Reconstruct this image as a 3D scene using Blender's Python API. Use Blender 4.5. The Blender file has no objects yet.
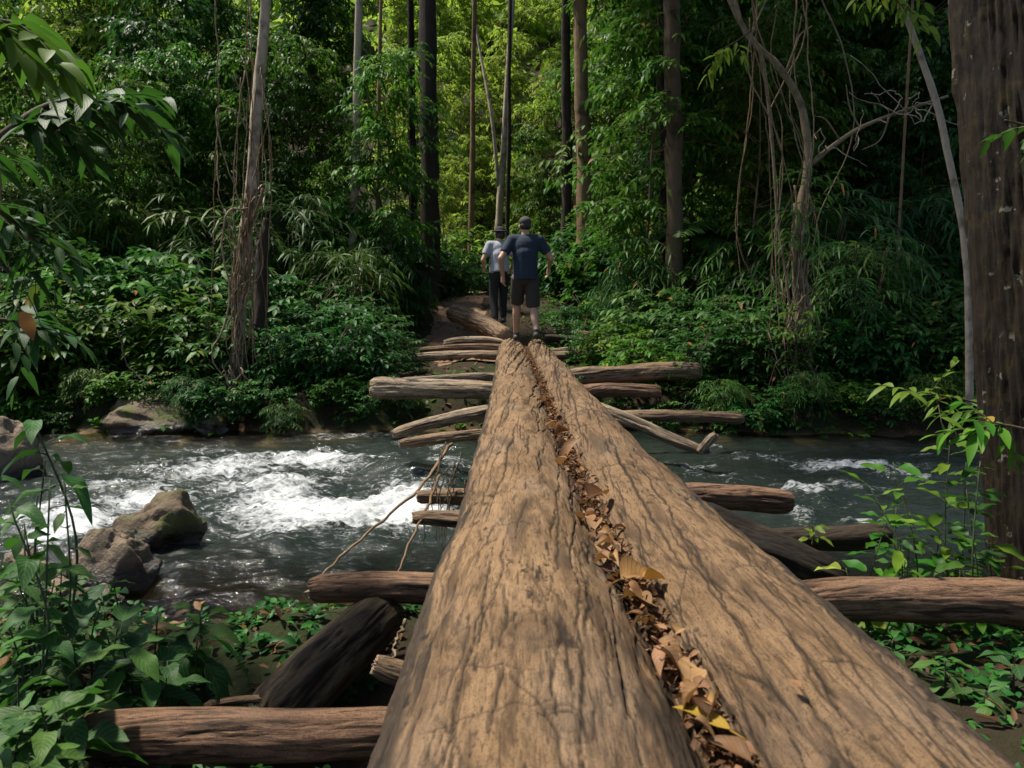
import bpy, math, random
import numpy as np
from mathutils import Vector, Matrix

SC = bpy.context.scene
COL = SC.collection
R = math.radians

# ------------------------------------------------------------------ camera, world, sun, exposure
F_PX, CAM_H, HORIZON = 750.0, 1.53, 300.0
PITCH = math.atan((384 - HORIZON) / F_PX)
cam_d = bpy.data.cameras.new("camera")
cam = bpy.data.objects.new("camera", cam_d)
COL.objects.link(cam)
cam.location = (0, 0, CAM_H)
cam.rotation_euler = (math.pi / 2 - PITCH, 0, 0)
cam_d.sensor_width = 36.0
cam_d.lens = F_PX / 1024 * 36.0
cam_d.clip_start = 0.02
cam_d.clip_end = 500
cam_d.dof.use_dof = True
cam_d.dof.focus_distance = 4.2
cam_d.dof.aperture_fstop = 7.0
SC.camera = cam

SUN_EL, SUN_AZ = 63.0, -72.0          # azimuth from +Y (view direction) towards +X
world = bpy.data.worlds.new("World")
SC.world = world
world.use_nodes = True
wn = world.node_tree.nodes
sky = wn.new("ShaderNodeTexSky")
sky.sky_type = 'NISHITA'
sky.sun_disc = False
sky.sun_elevation = R(SUN_EL)
sky.sun_rotation = R(SUN_AZ)
sky.air_density = 1.0
sky.dust_density = 1.5
wn["Background"].inputs["Strength"].default_value = 0.09
world.node_tree.links.new(sky.outputs[0], wn["Background"].inputs[0])

sun_d = bpy.data.lights.new("sun", 'SUN')
sun_d.energy = 4.8
sun_d.angle = R(5)
sun_d.color = (1.0, 0.93, 0.80)
sun = bpy.data.objects.new("sun", sun_d)
COL.objects.link(sun)
_s = Vector((math.sin(R(SUN_AZ)) * math.cos(R(SUN_EL)), math.cos(R(SUN_AZ)) * math.cos(R(SUN_EL)), math.sin(R(SUN_EL))))
sun.rotation_euler = _s.to_track_quat('Z', 'Y').to_euler()
sun.location = _s * 60

SC.view_settings.view_transform = 'Standard'
SC.view_settings.look = 'None'
SC.view_settings.exposure = 0.75
SC.view_settings.gamma = 1.0
SC.view_settings.use_curve_mapping = False
SC.render.engine = 'CYCLES'
SC.cycles.use_denoising = True
SC.cycles.max_bounces = 7
SC.cycles.diffuse_bounces = 4
SC.cycles.transmission_bounces = 4
SC.cycles.transparent_max_bounces = 8
SC.cycles.caustics_reflective = False
SC.cycles.caustics_refractive = False

# ------------------------------------------------------------------ helpers
RNG = np.random.default_rng(7)
CR, SR = math.cos(PITCH), math.sin(PITCH)


def at(px, py, Y):
    """World point that sits at depth Y (metres ahead) on the sight line of a pixel."""
    a, b = (px - 512) / F_PX, -(py - 384) / F_PX
    d = Vector((a, CR + b * SR, -SR + b * CR))
    return Vector((0, 0, CAM_H)) + d * (Y / d.y)


def on_plane(px, py, z=0.0):
    a, b = (px - 512) / F_PX, -(py - 384) / F_PX
    d = Vector((a, CR + b * SR, -SR + b * CR))
    return Vector((0, 0, CAM_H)) + d * ((z - CAM_H) / d.z)


_perm = np.random.default_rng(11).permutation(256)
_perm = np.concatenate([_perm, _perm, _perm])
_g = np.random.default_rng(12).normal(size=(256, 3))
_g /= np.linalg.norm(_g, axis=1)[:, None]


def pnoise(x, y, z=0.0):
    x, y, z = np.broadcast_arrays(np.asarray(x, float), np.asarray(y, float), np.asarray(z, float))
    xi, yi, zi = np.floor(x).astype(int), np.floor(y).astype(int), np.floor(z).astype(int)
    xf, yf, zf = x - xi, y - yi, z - zi
    u, v, w = [t * t * t * (t * (t * 6 - 15) + 10) for t in (xf, yf, zf)]
    out = 0
    for dx in (0, 1):
        for dy in (0, 1):
            for dz in (0, 1):
                h = _perm[_perm[_perm[(xi + dx) & 255] + ((yi + dy) & 255)] + ((zi + dz) & 255)]
                g = _g[h]
                d = g[..., 0] * (xf - dx) + g[..., 1] * (yf - dy) + g[..., 2] * (zf - dz)
                out = out + d * (u if dx else 1 - u) * (v if dy else 1 - v) * (w if dz else 1 - w)
    return out * 1.6


def fbm(x, y, z=0.0, o=4, g=0.5):
    s, a, f = 0, 1.0, 1.0
    for k in range(o):
        s = s + a * pnoise(np.asarray(x) * f + 17.3 * k, np.asarray(y) * f + 5.1 * k, np.asarray(z) * f)
        a *= g
        f *= 2.03
    return s


def sst(a, b, x):
    t = np.clip((x - a) / (b - a), 0, 1)
    return t * t * (3 - 2 * t)


class MB:
    """Collects vertices, tris and quads; links them as ONE mesh object."""

    def __init__(self):
        self.v, self.t, self.q, self.a, self.n = [], [], [], [], 0

    def add(self, v, tris=None, quads=None, attr=None):
        v = np.asarray(v, float).reshape(-1, 3)
        if tris is not None and len(tris):
            self.t.append(np.asarray(tris).reshape(-1, 3) + self.n)
        if quads is not None and len(quads):
            self.q.append(np.asarray(quads).reshape(-1, 4) + self.n)
        if attr is None:
            attr = np.zeros((len(v), 3))
        self.a.append(np.asarray(attr, float).reshape(-1, 3))
        self.v.append(v)
        self.n += len(v)
        return self

    def mesh(self, name, smooth=True):
        me = bpy.data.meshes.new(name)
        v = np.concatenate(self.v)
        t = np.concatenate(self.t) if self.t else np.zeros((0, 3), int)
        q = np.concatenate(self.q) if self.q else np.zeros((0, 4), int)
        me.vertices.add(len(v))
        me.vertices.foreach_set("co", v.astype(np.float32).ravel())
        me.loops.add(t.size + q.size)
        me.loops.foreach_set("vertex_index", np.concatenate([t.ravel(), q.ravel()]).astype(np.int32))
        me.polygons.add(len(t) + len(q))
        ls = np.concatenate([np.arange(len(t)) * 3, t.size + np.arange(len(q)) * 4]).astype(np.int32)
        me.polygons.foreach_set("loop_start", ls)
        me.polygons.foreach_set("use_smooth", np.full(len(ls), smooth))
        at_ = me.attributes.new("lf", 'FLOAT_VECTOR', 'POINT')
        at_.data.foreach_set("vector", np.concatenate(self.a).astype(np.float32).ravel())
        me.update(calc_edges=True)
        me.validate()
        return me

    def build(self, name, mat, parent=None, smooth=True):
        me = self.mesh(name, smooth)
        me.materials.append(mat)
        o = bpy.data.objects.new(name, me)
        COL.objects.link(o)
        o.parent = parent
        return o


def tag(o, label=None, cat=None, group=None, kind=None):
    for k, v in (("label", label), ("category", cat), ("group", group), ("kind", kind)):
        if v:
            o[k] = v
    return o


def thing(name, label, cat, loc=(0, 0, 0), rz=0.0, group=None):
    o = bpy.data.objects.new(name, None)
    o.empty_display_size = 0.1
    COL.objects.link(o)
    o.location = loc
    o.rotation_euler = (0, 0, rz)
    return tag(o, label, cat, group)


def copy_tree(o, kids, parent=None):
    c = o.copy()
    COL.objects.link(c)
    c.parent = parent
    for k in kids.get(o.name, []):
        copy_tree(k, kids, c)
    return c


def unit(a):
    return a / np.maximum(np.linalg.norm(a, axis=-1, keepdims=True), 1e-9)


def tube(mb, pts, radii, n=6, lump=0.0, seed=0, tint=0.5, cap=True, rough=0.0):
    p = np.asarray([tuple(q) for q in pts], float)
    m = len(p)
    r = np.broadcast_to(np.asarray(radii, float), (m,))
    t = unit(np.gradient(p, axis=0))
    ref = np.array([0.31, 0.22, 0.93]) if abs(t[0, 2]) < 0.9 else np.array([1.0, 0.1, 0.05])
    s = unit(np.cross(t, ref))
    b = np.cross(s, t)
    th = np.arange(n) / n * 2 * np.pi
    ring = s[:, None] * np.cos(th)[None, :, None] + b[:, None] * np.sin(th)[None, :, None]
    rr = r[:, None] * np.ones(n)
    if lump:
        rr = rr * (1 + lump * fbm(np.cos(th)[None] * 1.3 + seed, np.sin(th)[None] * 1.3 + seed * .7, (np.arange(m) * 0.35)[:, None], 3))
    if rough:
        zz = p[:, 2][:, None]
        rr = rr * (1 + rough * (np.abs(fbm(np.cos(th)[None] * 6 + seed, np.sin(th)[None] * 6, zz * 1.1, 3, 0.55)) - 0.3) + 0.35 * rough * fbm(np.cos(th)[None] * 13, np.sin(th)[None] * 13 + seed, zz * 4.5, 3, 0.55))
    v = (p[:, None] + ring * rr[..., None]).reshape(-1, 3)
    i, j = np.meshgrid(np.arange(m - 1), np.arange(n), indexing='ij')
    j2 = (j + 1) % n
    q = np.stack([i * n + j, i * n + j2, (i + 1) * n + j2, (i + 1) * n + j], -1).reshape(-1, 4)
    a = np.zeros((len(v), 3))
    a[:, 2] = tint
    if cap:
        v = np.concatenate([v, p[:1], p[-1:]])
        a = np.concatenate([a, a[:2]])
        k = np.arange(n)
        k2 = (k + 1) % n
        tr = np.concatenate([np.stack([np.full(n, m * n), k2, k], -1),
                             np.stack([np.full(n, m * n + 1), (m - 1) * n + k, (m - 1) * n + k2], -1)])
    else:
        tr = None
    mb.add(v, tr, q, a)


def smooth_path(pts, n):
    p = np.asarray([tuple(q) for q in pts], float)
    if len(p) == 2:
        return p[0] + (p[1] - p[0]) * np.linspace(0, 1, n)[:, None]
    P = np.vstack([2 * p[0] - p[1], p, 2 * p[-1] - p[-2]])
    out = []
    for s in np.linspace(0, len(p) - 1 - 1e-6, n):
        k = int(s)
        f = s - k
        a, b, c, d = P[k], P[k + 1], P[k + 2], P[k + 3]
        out.append(0.5 * (2 * b + (c - a) * f + (2 * a - 5 * b + 4 * c - d) * f * f + (3 * b - a - 3 * c + d) * f ** 3))
    return np.array(out)


# ------------------------------------------------------------------ materials
def new_mat(name):
    m = bpy.data.materials.new(name)
    m.use_nodes = True
    nt = m.node_tree
    return m, nt, nt.nodes, nt.links, nt.nodes["Principled BSDF"]


def noise(n, l, vec, scale, detail=4, rough=0.55, dist=0.0):
    t = n.new("ShaderNodeTexNoise")
    t.inputs["Scale"].default_value = scale
    t.inputs["Detail"].default_value = detail
    t.inputs["Roughness"].default_value = rough
    t.inputs["Distortion"].default_value = dist
    if vec is not None:
        l.new(vec, t.inputs["Vector"])
    return t.outputs["Fac"]


def ramp(n, l, fac, stops, interp='LINEAR'):
    r = n.new("ShaderNodeValToRGB")
    r.color_ramp.interpolation = interp
    el = r.color_ramp.elements
    while len(el) < len(stops):
        el.new(0.5)
    for e, (p, c) in zip(el, stops):
        e.position = p
        e.color = (*c, 1) if len(c) == 3 else c
    l.new(fac, r.inputs[0])
    return r.outputs[0]


def mixc(n, l, fac, a, b, mode='MIX'):
    m = n.new("ShaderNodeMix")
    m.data_type = 'RGBA'
    m.blend_type = mode
    for i, x in ((0, fac), (6, a), (7, b)):
        if isinstance(x, (int, float)):
            m.inputs[i].default_value = x
        elif isinstance(x, tuple):
            m.inputs[i].default_value = (*x, 1)
        else:
            l.new(x, m.inputs[i])
    return m.outputs[2]


def mth(n, l, op, a, b=0.0):
    m = n.new("ShaderNodeMath")
    m.operation = op
    for i, x in ((0, a), (1, b)):
        if isinstance(x, (int, float)):
            m.inputs[i].default_value = x
        else:
            l.new(x, m.inputs[i])
    return m.outputs[0]


def vscale(n, l, vec, s):
    m = n.new("ShaderNodeMapping")
    m.inputs["Scale"].default_value = s
    l.new(vec, m.inputs["Vector"])
    return m.outputs[0]


def bump(n, l, h, strength, dist, normal=None):
    b = n.new("ShaderNodeBump")
    b.inputs["Strength"].default_value = strength
    b.inputs["Distance"].default_value = dist
    l.new(h, b.inputs["Height"])
    if normal is not None:
        l.new(normal, b.inputs["Normal"])
    return b.outputs[0]


def attr(n, name):
    a = n.new("ShaderNodeAttribute")
    a.attribute_name = name
    return a


def leaf_mat(name, stops, trans=(0.12, 0.26, 0.03), tw=0.35, rough=0.5, veins=False, hue=0.03, spec=0.18, vcol=(0.22, 0.32, 0.12)):
    m, nt, n, l, p = new_mat(name)
    a = attr(n, "lf")
    sp = n.new("ShaderNodeSeparateXYZ")
    l.new(a.outputs["Vector"], sp.inputs[0])
    col = ramp(n, l, sp.outputs[2], stops)
    oi = n.new("ShaderNodeObjectInfo")
    hs = n.new("ShaderNodeHueSaturation")
    mr = n.new("ShaderNodeMapRange")
    mr.inputs[3].default_value = 0.5 - hue
    mr.inputs[4].default_value = 0.5 + hue
    l.new(oi.outputs["Random"], mr.inputs[0])
    l.new(mr.outputs[0], hs.inputs["Hue"])
    mv = n.new("ShaderNodeMapRange")
    mv.inputs[3].default_value = 0.75
    mv.inputs[4].default_value = 1.25
    l.new(mth(n, l, 'FRACT', mth(n, l, 'MULTIPLY', oi.outputs["Random"], 7.31)), mv.inputs[0])
    l.new(mv.outputs[0], hs.inputs["Value"])
    l.new(col, hs.inputs["Color"])
    c = hs.outputs[0]
    if veins:
        ab = mth(n, l, 'ABSOLUTE', sp.outputs[0])
        ph = mth(n, l, 'SUBTRACT', mth(n, l, 'MULTIPLY', sp.outputs[1], 50.0), mth(n, l, 'MULTIPLY', ab, 15.0))
        sn = mth(n, l, 'SINE', ph)
        rib = mth(n, l, 'POWER', mth(n, l, 'ADD', mth(n, l, 'MULTIPLY', sn, 0.5), 0.5), 6.0)
        mid = mth(n, l, 'GREATER_THAN', 0.06, ab)
        v = mth(n, l, 'MAXIMUM', rib, mid)
        c2 = mixc(n, l, mth(n, l, 'MULTIPLY', v, 0.28), c, vcol)
        geo = n.new("ShaderNodeTexCoord")
        bl = noise(n, l, geo.outputs["Object"], 30, 4)
        c = mixc(n, l, mth(n, l, 'MULTIPLY', bl, 0.45), c2, tuple(0.14 * x for x in vcol))
        l.new(bump(n, l, v, 0.25, 0.002), p.inputs["Normal"])
    l.new(c, p.inputs["Base Color"])
    p.inputs["Roughness"].default_value = rough
    p.inputs["Specular IOR Level"].default_value = spec
    tr = n.new("ShaderNodeBsdfTranslucent")
    tc = mixc(n, l, 0.6, c, trans)
    l.new(tc, tr.inputs[0])
    mx = n.new("ShaderNodeMixShader")
    mx.inputs[0].default_value = tw
    l.new(p.outputs[0], mx.inputs[1])
    l.new(tr.outputs[0], mx.inputs[2])
    l.new(mx.outputs[0], n["Material Output"].inputs["Surface"])
    return m


DRY = [(0.962, (0.22, 0.20, 0.03)), (0.985, (0.24, 0.11, 0.03)), (1.0, (0.12, 0.06, 0.03))]
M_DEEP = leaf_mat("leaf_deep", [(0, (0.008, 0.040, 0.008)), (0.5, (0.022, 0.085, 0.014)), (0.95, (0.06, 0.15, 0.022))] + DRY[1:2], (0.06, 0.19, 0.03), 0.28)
M_MID = leaf_mat("leaf_mid", [(0, (0.016, 0.062, 0.007)), (0.5, (0.045, 0.128, 0.010)), (0.95, (0.12, 0.20, 0.018))] + DRY, (0.10, 0.27, 0.03), 0.33)
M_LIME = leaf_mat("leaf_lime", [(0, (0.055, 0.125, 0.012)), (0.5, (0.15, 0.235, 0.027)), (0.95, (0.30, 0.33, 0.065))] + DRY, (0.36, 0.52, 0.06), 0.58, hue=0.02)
M_BLADE = leaf_mat("leaf_blade", [(0, (0.016, 0.06, 0.010)), (0.5, (0.038, 0.11, 0.016)), (0.95, (0.09, 0.18, 0.028))] + DRY, (0.10, 0.25, 0.03), 0.3, rough=0.48)
M_BROAD = leaf_mat("leaf_broad", [(0, (0.010, 0.046, 0.012)), (0.5, (0.025, 0.095, 0.018)), (0.95, (0.06, 0.16, 0.026))] + DRY, (0.07, 0.24, 0.02), 0.25, rough=0.52, veins=True)
M_DRYLEAF = leaf_mat("leaf_dry", [(0, (0.035, 0.016, 0.008)), (0.35, (0.12, 0.055, 0.022)), (0.7, (0.38, 0.22, 0.11)), (0.85, (0.36, 0.17, 0.035)), (1.0, (0.42, 0.25, 0.035))], (0.45, 0.22, 0.05), 0.18, rough=0.55, hue=0.01, veins=True, vcol=(0.16, 0.08, 0.03))
M_LITTER = leaf_mat("leaf_litter", [(0, (0.022, 0.011, 0.006)), (0.5, (0.085, 0.040, 0.018)), (1.0, (0.22, 0.115, 0.055))], (0.3, 0.14, 0.04), 0.12, rough=0.6, hue=0.0)


def bark_mat(name, dark, light, moss=0.0, spots=0.0, scale=1.0, mosscol=(0.07, 0.09, 0.02)):
    m, nt, n, l, p = new_mat(name)
    tc = n.new("ShaderNodeTexCoord").outputs["Object"]
    st = vscale(n, l, tc, (1, 1, 0.22))
    f1 = noise(n, l, st, 26 * scale, 9, 0.72, 0.6)
    f2 = noise(n, l, tc, 4 * scale, 4)
    c = mixc(n, l, f1, dark, light)
    c = mixc(n, l, ramp(n, l, f2, [(0.50, (0, 0, 0)), (0.72, (0.9, 0.9, 0.9))]), c, tuple(0.6 * x for x in dark))
    if spots:
        sp = ramp(n, l, noise(n, l, tc, 6.0 * scale, 5, 0.6), [(0.63, (0, 0, 0)), (0.65, (spots,) * 3)])
        c = mixc(n, l, sp, c, (0.36, 0.34, 0.27))
    if moss:
        ms = ramp(n, l, noise(n, l, tc, 7 * scale, 6, 0.7), [(0.62 - 0.3 * moss, (0, 0, 0)), (0.72 - 0.2 * moss, (1, 1, 1))])
        c = mixc(n, l, ms, c, mosscol)
    l.new(c, p.inputs["Base Color"])
    p.inputs["Roughness"].default_value = 0.85
    p.inputs["Specular IOR Level"].default_value = 0.25
    l.new(bump(n, l, f1, 0.9, 0.02 / scale), p.inputs["Normal"])
    return m


M_BARK_DARK = bark_mat("bark_dark", (0.018, 0.014, 0.010), (0.06, 0.045, 0.032))
M_BARK_BROWN = bark_mat("bark_brown", (0.05, 0.033, 0.02), (0.17, 0.11, 0.065), moss=0.25)
M_BARK_PALE = bark_mat("bark_pale", (0.16, 0.115, 0.075), (0.66, 0.54, 0.41), spots=0.9, scale=1.6)
M_BARK_TAN = bark_mat("bark_tan", (0.09, 0.055, 0.03), (0.34, 0.22, 0.12))
M_BARK_MOSS_SHADED = bark_mat("bark_moss_shaded", (0.004, 0.0026, 0.0016), (0.024, 0.0135, 0.0065), moss=0.34, spots=0.4, scale=2.2, mosscol=(0.034, 0.024, 0.005))  # mossy bark; near-black tones have the big right trunk's shade painted in
M_VINE = bark_mat("vine_bark", (0.12, 0.085, 0.05), (0.36, 0.27, 0.17), scale=2.0)
M_TWIG = bark_mat("twig_bark", (0.05, 0.04, 0.025), (0.15, 0.11, 0.07), scale=3.0)
M_STEM = bark_mat("green_stem", (0.03, 0.05, 0.02), (0.09, 0.11, 0.05), scale=3.0)


def wood_mat(name, a, b, barkc, grain=1.0):
    m, nt, n, l, p = new_mat(name)
    uv = attr(n, "uvw").outputs["Vector"]
    at_ = n.new("ShaderNodeSeparateXYZ")
    l.new(attr(n, "lf").outputs["Vector"], at_.inputs[0])     # x crack, y bark, z stain
    fib = noise(n, l, vscale(n, l, uv, (1, 0.11, 1)), 170 * grain, 7, 0.75, 0.5)
    fib2 = noise(n, l, vscale(n, l, uv, (1, 0.16, 1)), 30 * grain, 7, 0.7, 0.9)
    big = noise(n, l, vscale(n, l, uv, (1, 0.30, 1)), 7, 5, 0.6, 0.4)
    fine = noise(n, l, uv, 260, 3, 0.6)
    c = mixc(n, l, ramp(n, l, big, [(0.3, (0, 0, 0)), (0.72, (1, 1, 1))]), a, b)
    c = mixc(n, l, ramp(n, l, fib2, [(0.38, (0.85, 0.85, 0.85)), (0.53, (0, 0, 0))]), c, tuple(0.42 * x for x in a))
    c = mixc(n, l, ramp(n, l, fib, [(0.38, (0.85, 0.85, 0.85)), (0.47, (0, 0, 0))]), c, tuple(0.26 * x for x in a))
    c = mixc(n, l, ramp(n, l, fine, [(0.38, (0.7, 0.7, 0.7)), (0.47, (0, 0, 0))]), c, tuple(0.40 * x for x in a))
    c = mixc(n, l, at_.outputs[2], c, tuple(0.42 * x for x in a))
    gy = noise(n, l, vscale(n, l, uv, (1, 0.35, 1)), 4.5, 4, 0.6)
    gr = sum(b) / 3
    c = mixc(n, l, ramp(n, l, gy, [(0.52, (0, 0, 0)), (0.68, (0.14, 0.14, 0.14))]), c, (gr * 1.0, gr * 0.90, gr * 0.82))
    bk = mixc(n, l, fib2, tuple(0.5 * x for x in barkc), tuple(1.7 * x for x in barkc))
    c = mixc(n, l, at_.outputs[1], c, bk)
    c = mixc(n, l, at_.outputs[0], c, (0.012, 0.008, 0.005))
    l.new(c, p.inputs["Base Color"])
    p.inputs["Roughness"].default_value = 0.74
    p.inputs["Specular IOR Level"].default_value = 0.25
    nb = bump(n, l, fib2, 0.9, 0.010)
    nb = bump(n, l, fib, 0.9, 0.004, nb)
    nb = bump(n, l, fine, 0.25, 0.0015, nb)
    l.new(nb, p.inputs["Normal"])
    return m


M_LOG_L = wood_mat("weathered_wood", (0.165, 0.096, 0.046), (0.315, 0.198, 0.104), (0.042, 0.028, 0.017))
M_LOG_R = wood_mat("patchy_wood", (0.138, 0.080, 0.039), (0.265, 0.166, 0.087), (0.036, 0.025, 0.016))
M_LOG_RED = wood_mat("red_wood", (0.165, 0.088, 0.048), (0.27, 0.15, 0.085), (0.035, 0.021, 0.014))
M_LOG_GREY = wood_mat("grey_wood", (0.28, 0.20, 0.128), (0.42, 0.32, 0.215), (0.045, 0.032, 0.022))
M_LOG_BROWN = wood_mat("brown_wood", (0.175, 0.11, 0.062), (0.28, 0.185, 0.108), (0.035, 0.024, 0.016))
M_LOG_DARK = wood_mat("dark_wood", (0.03, 0.02, 0.012), (0.06, 0.04, 0.024), (0.013, 0.009, 0.006))

M_BARKLOG = wood_mat("rotten_bark", (0.075, 0.05, 0.028), (0.14, 0.10, 0.045), (0.02, 0.014, 0.009), 0.6)


def end_mat():
    m, nt, n, l, p = new_mat("end_grain")
    tc = n.new("ShaderNodeTexCoord").outputs["Object"]
    f = noise(n, l, tc, 40, 5, 0.6)
    l.new(mixc(n, l, f, (0.10, 0.065, 0.04), (0.42, 0.30, 0.19)), p.inputs["Base Color"])
    p.inputs["Roughness"].default_value = 0.85
    l.new(bump(n, l, f, 0.8, 0.01), p.inputs["Normal"])
    return m


M_END = end_mat()


def rock_mat(name, dark, light, moss):
    m, nt, n, l, p = new_mat(name)
    tc = n.new("ShaderNodeTexCoord").outputs["Object"]
    f1 = noise(n, l, tc, 5, 8, 0.65)
    f2 = noise(n, l, tc, 40, 6, 0.7)
    c = mixc(n, l, f1, dark, light)
    c = mixc(n, l, ramp(n, l, f2, [(0.35, (0.5, 0.5, 0.5)), (0.6, (0, 0, 0))]), c, tuple(x * 0.4 for x in dark))
    ge = n.new("ShaderNodeNewGeometry")
    sx = n.new("ShaderNodeSeparateXYZ")
    l.new(ge.outputs["Position"], sx.inputs[0])
    ms = ramp(n, l, noise(n, l, tc, 3.2, 6, 0.7), [(0.66 - moss, (0, 0, 0)), (0.74 - moss, (1, 1, 1))])
    c = mixc(n, l, ms, c, (0.075, 0.085, 0.015))
    wet = n.new("ShaderNodeMapRange")
    wet.inputs[1].default_value, wet.inputs[2].default_value = 0.05, 0.13
    l.new(mth(n, l, 'ADD', sx.outputs[2], mth(n, l, 'MULTIPLY', f1, -0.06)), wet.inputs[0])
    c = mixc(n, l, wet.outputs[0], tuple(x * 0.35 for x in dark), c)
    l.new(c, p.inputs["Base Color"])
    rr = n.new("ShaderNodeMapRange")
    rr.inputs[3].default_value, rr.inputs[4].default_value = 0.22, 0.8
    l.new(wet.outputs[0], rr.inputs[0])
    l.new(rr.outputs[0], p.inputs["Roughness"])
    l.new(bump(n, l, f2, 0.5, 0.02, bump(n, l, f1, 0.6, 0.06)), p.inputs["Normal"])
    return m


M_ROCK = rock_mat("river_rock", (0.075, 0.052, 0.032), (0.31, 0.23, 0.145), 0.03)
M_ROCK_MOSS = rock_mat("mossy_rock", (0.055, 0.037, 0.02), (0.23, 0.16, 0.09), 0.18)


def ground_mat():
    m, nt, n, l, p = new_mat("forest_floor")
    tc = n.new("ShaderNodeTexCoord").outputs["Object"]
    f1 = noise(n, l, tc, 1.1, 6, 0.6)
    f2 = noise(n, l, tc, 22, 6, 0.7)
    c = mixc(n, l, f2, (0.012, 0.009, 0.006), (0.05, 0.031, 0.018))
    c = mixc(n, l, ramp(n, l, f1, [(0.46, (0, 0, 0)), (0.58, (0.85, 0.85, 0.85))]), c, (0.022, 0.032, 0.008))
    ge = n.new("ShaderNodeNewGeometry")
    sx = n.new("ShaderNodeSeparateXYZ")
    l.new(ge.outputs["Position"], sx.inputs[0])
    bed = n.new("ShaderNodeMapRange")
    bed.inputs[1].default_value, bed.inputs[2].default_value = 0.06, -0.06
    l.new(sx.outputs[2], bed.inputs[0])
    peb = n.new("ShaderNodeTexVoronoi")
    peb.inputs["Scale"].default_value = 9
    l.new(tc, peb.inputs["Vector"])
    bc = mixc(n, l, peb.outputs["Color"], (0.10, 0.065, 0.03), (0.26, 0.17, 0.085))
    c = mixc(n, l, bed.outputs[0], c, bc)
    l.new(c, p.inputs["Base Color"])
    p.inputs["Roughness"].default_value = 0.92
    p.inputs["Specular IOR Level"].default_value = 0.2
    l.new(bump(n, l, f2, 0.9, 0.03), p.inputs["Normal"])
    return m


def path_mat():
    m, nt, n, l, p = new_mat("trodden_earth")
    tc = n.new("ShaderNodeTexCoord").outputs["Object"]
    f = noise(n, l, tc, 9, 7, 0.65)
    g = noise(n, l, tc, 60, 4, 0.6)
    c = mixc(n, l, f, (0.10, 0.055, 0.03), (0.28, 0.165, 0.095))
    c = mixc(n, l, ramp(n, l, g, [(0.36, (0.6, 0.6, 0.6)), (0.55, (0, 0, 0))]), c, (0.06, 0.035, 0.02))
    l.new(c, p.inputs["Base Color"])
    p.inputs["Roughness"].default_value = 0.9
    l.new(bump(n, l, f, 0.8, 0.05), p.inputs["Normal"])
    return m


def water_mat():
    m, nt, n, l, p = new_mat("stream_water")
    tc = n.new("ShaderNodeTexCoord").outputs["Object"]
    sp = n.new("ShaderNodeSeparateXYZ")
    l.new(attr(n, "lf").outputs["Vector"], sp.inputs[0])      # x foam, y depth
    st = vscale(n, l, tc, (0.55, 1, 1))
    w1 = noise(n, l, st, 9, 5, 0.6, 0.8)
    w2 = noise(n, l, st, 34, 4, 0.6, 0.4)
    nb = bump(n, l, w2, 0.35, 0.02, bump(n, l, w1, 0.6, 0.06))
    f1 = noise(n, l, st, 16, 8, 0.75, 1.2)
    fm = mth(n, l, 'ADD', sp.outputs[0], mth(n, l, 'MULTIPLY', mth(n, l, 'SUBTRACT', f1, 0.5), 2.3))
    fm = ramp(n, l, fm, [(0.36, (0, 0, 0)), (0.95, (1, 1, 1))])
    # body of the water: murky green, clearer in the shallows
    dif = n.new("ShaderNodeBsdfDiffuse")
    l.new(mixc(n, l, w1, (0.009, 0.014, 0.012), (0.026, 0.035, 0.030)), dif.inputs[0])
    tr = n.new("ShaderNodeBsdfTransparent")
    tr.inputs[0].default_value = (0.62, 0.66, 0.52, 1)
    body = n.new("ShaderNodeMixShader")
    l.new(sp.outputs[1], body.inputs[0])
    l.new(tr.outputs[0], body.inputs[1])
    l.new(dif.outputs[0], body.inputs[2])
    gl = n.new("ShaderNodeBsdfGlossy")
    gl.inputs["Roughness"].default_value = 0.07
    l.new(nb, gl.inputs["Normal"])
    fr = n.new("ShaderNodeFresnel")
    fr.inputs[0].default_value = 1.33
    l.new(nb, fr.inputs["Normal"])
    wet = n.new("ShaderNodeMixShader")
    l.new(fr.outputs[0], wet.inputs[0])
    l.new(body.outputs[0], wet.inputs[1])
    l.new(gl.outputs[0], wet.inputs[2])
    p.inputs["Base Color"].default_value = (0.72, 0.75, 0.76, 1)
    p.inputs["Roughness"].default_value = 0.55
    l.new(bump(n, l, f1, 0.8, 0.05), p.inputs["Normal"])
    out = n.new("ShaderNodeMixShader")
    l.new(fm, out.inputs[0])
    l.new(wet.outputs[0], out.inputs[1])
    l.new(p.outputs[0], out.inputs[2])
    l.new(out.outputs[0], n["Material Output"].inputs["Surface"])
    return m


def plain(name, col, rough=0.8, nz=0.25, scale=30):
    m, nt, n, l, p = new_mat(name)
    tc = n.new("ShaderNodeTexCoord").outputs["Object"]
    f = noise(n, l, tc, scale, 4)
    l.new(mixc(n, l, f, tuple(c * (1 - nz) for c in col), tuple(min(1, c * (1 + nz)) for c in col)), p.inputs["Base Color"])
    p.inputs["Roughness"].default_value = rough
    l.new(bump(n, l, f, 0.3, 0.01), p.inputs["Normal"])
    return m


# ------------------------------------------------------------------ terrain, path, water
def y_near(x):
    return 3.35 + 0.25 * np.sin(x * 1.1 + 0.6) + 0.18 * pnoise(x * 1.7, 3.3) + 0.05 * np.abs(x)


def y_far(x):
    return 8.75 + 0.16 * np.sin(x * 0.9 + 1.0) + 0.22 * pnoise(x * 1.3, 8.8) - 0.04 * np.maximum(x, 0)


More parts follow.
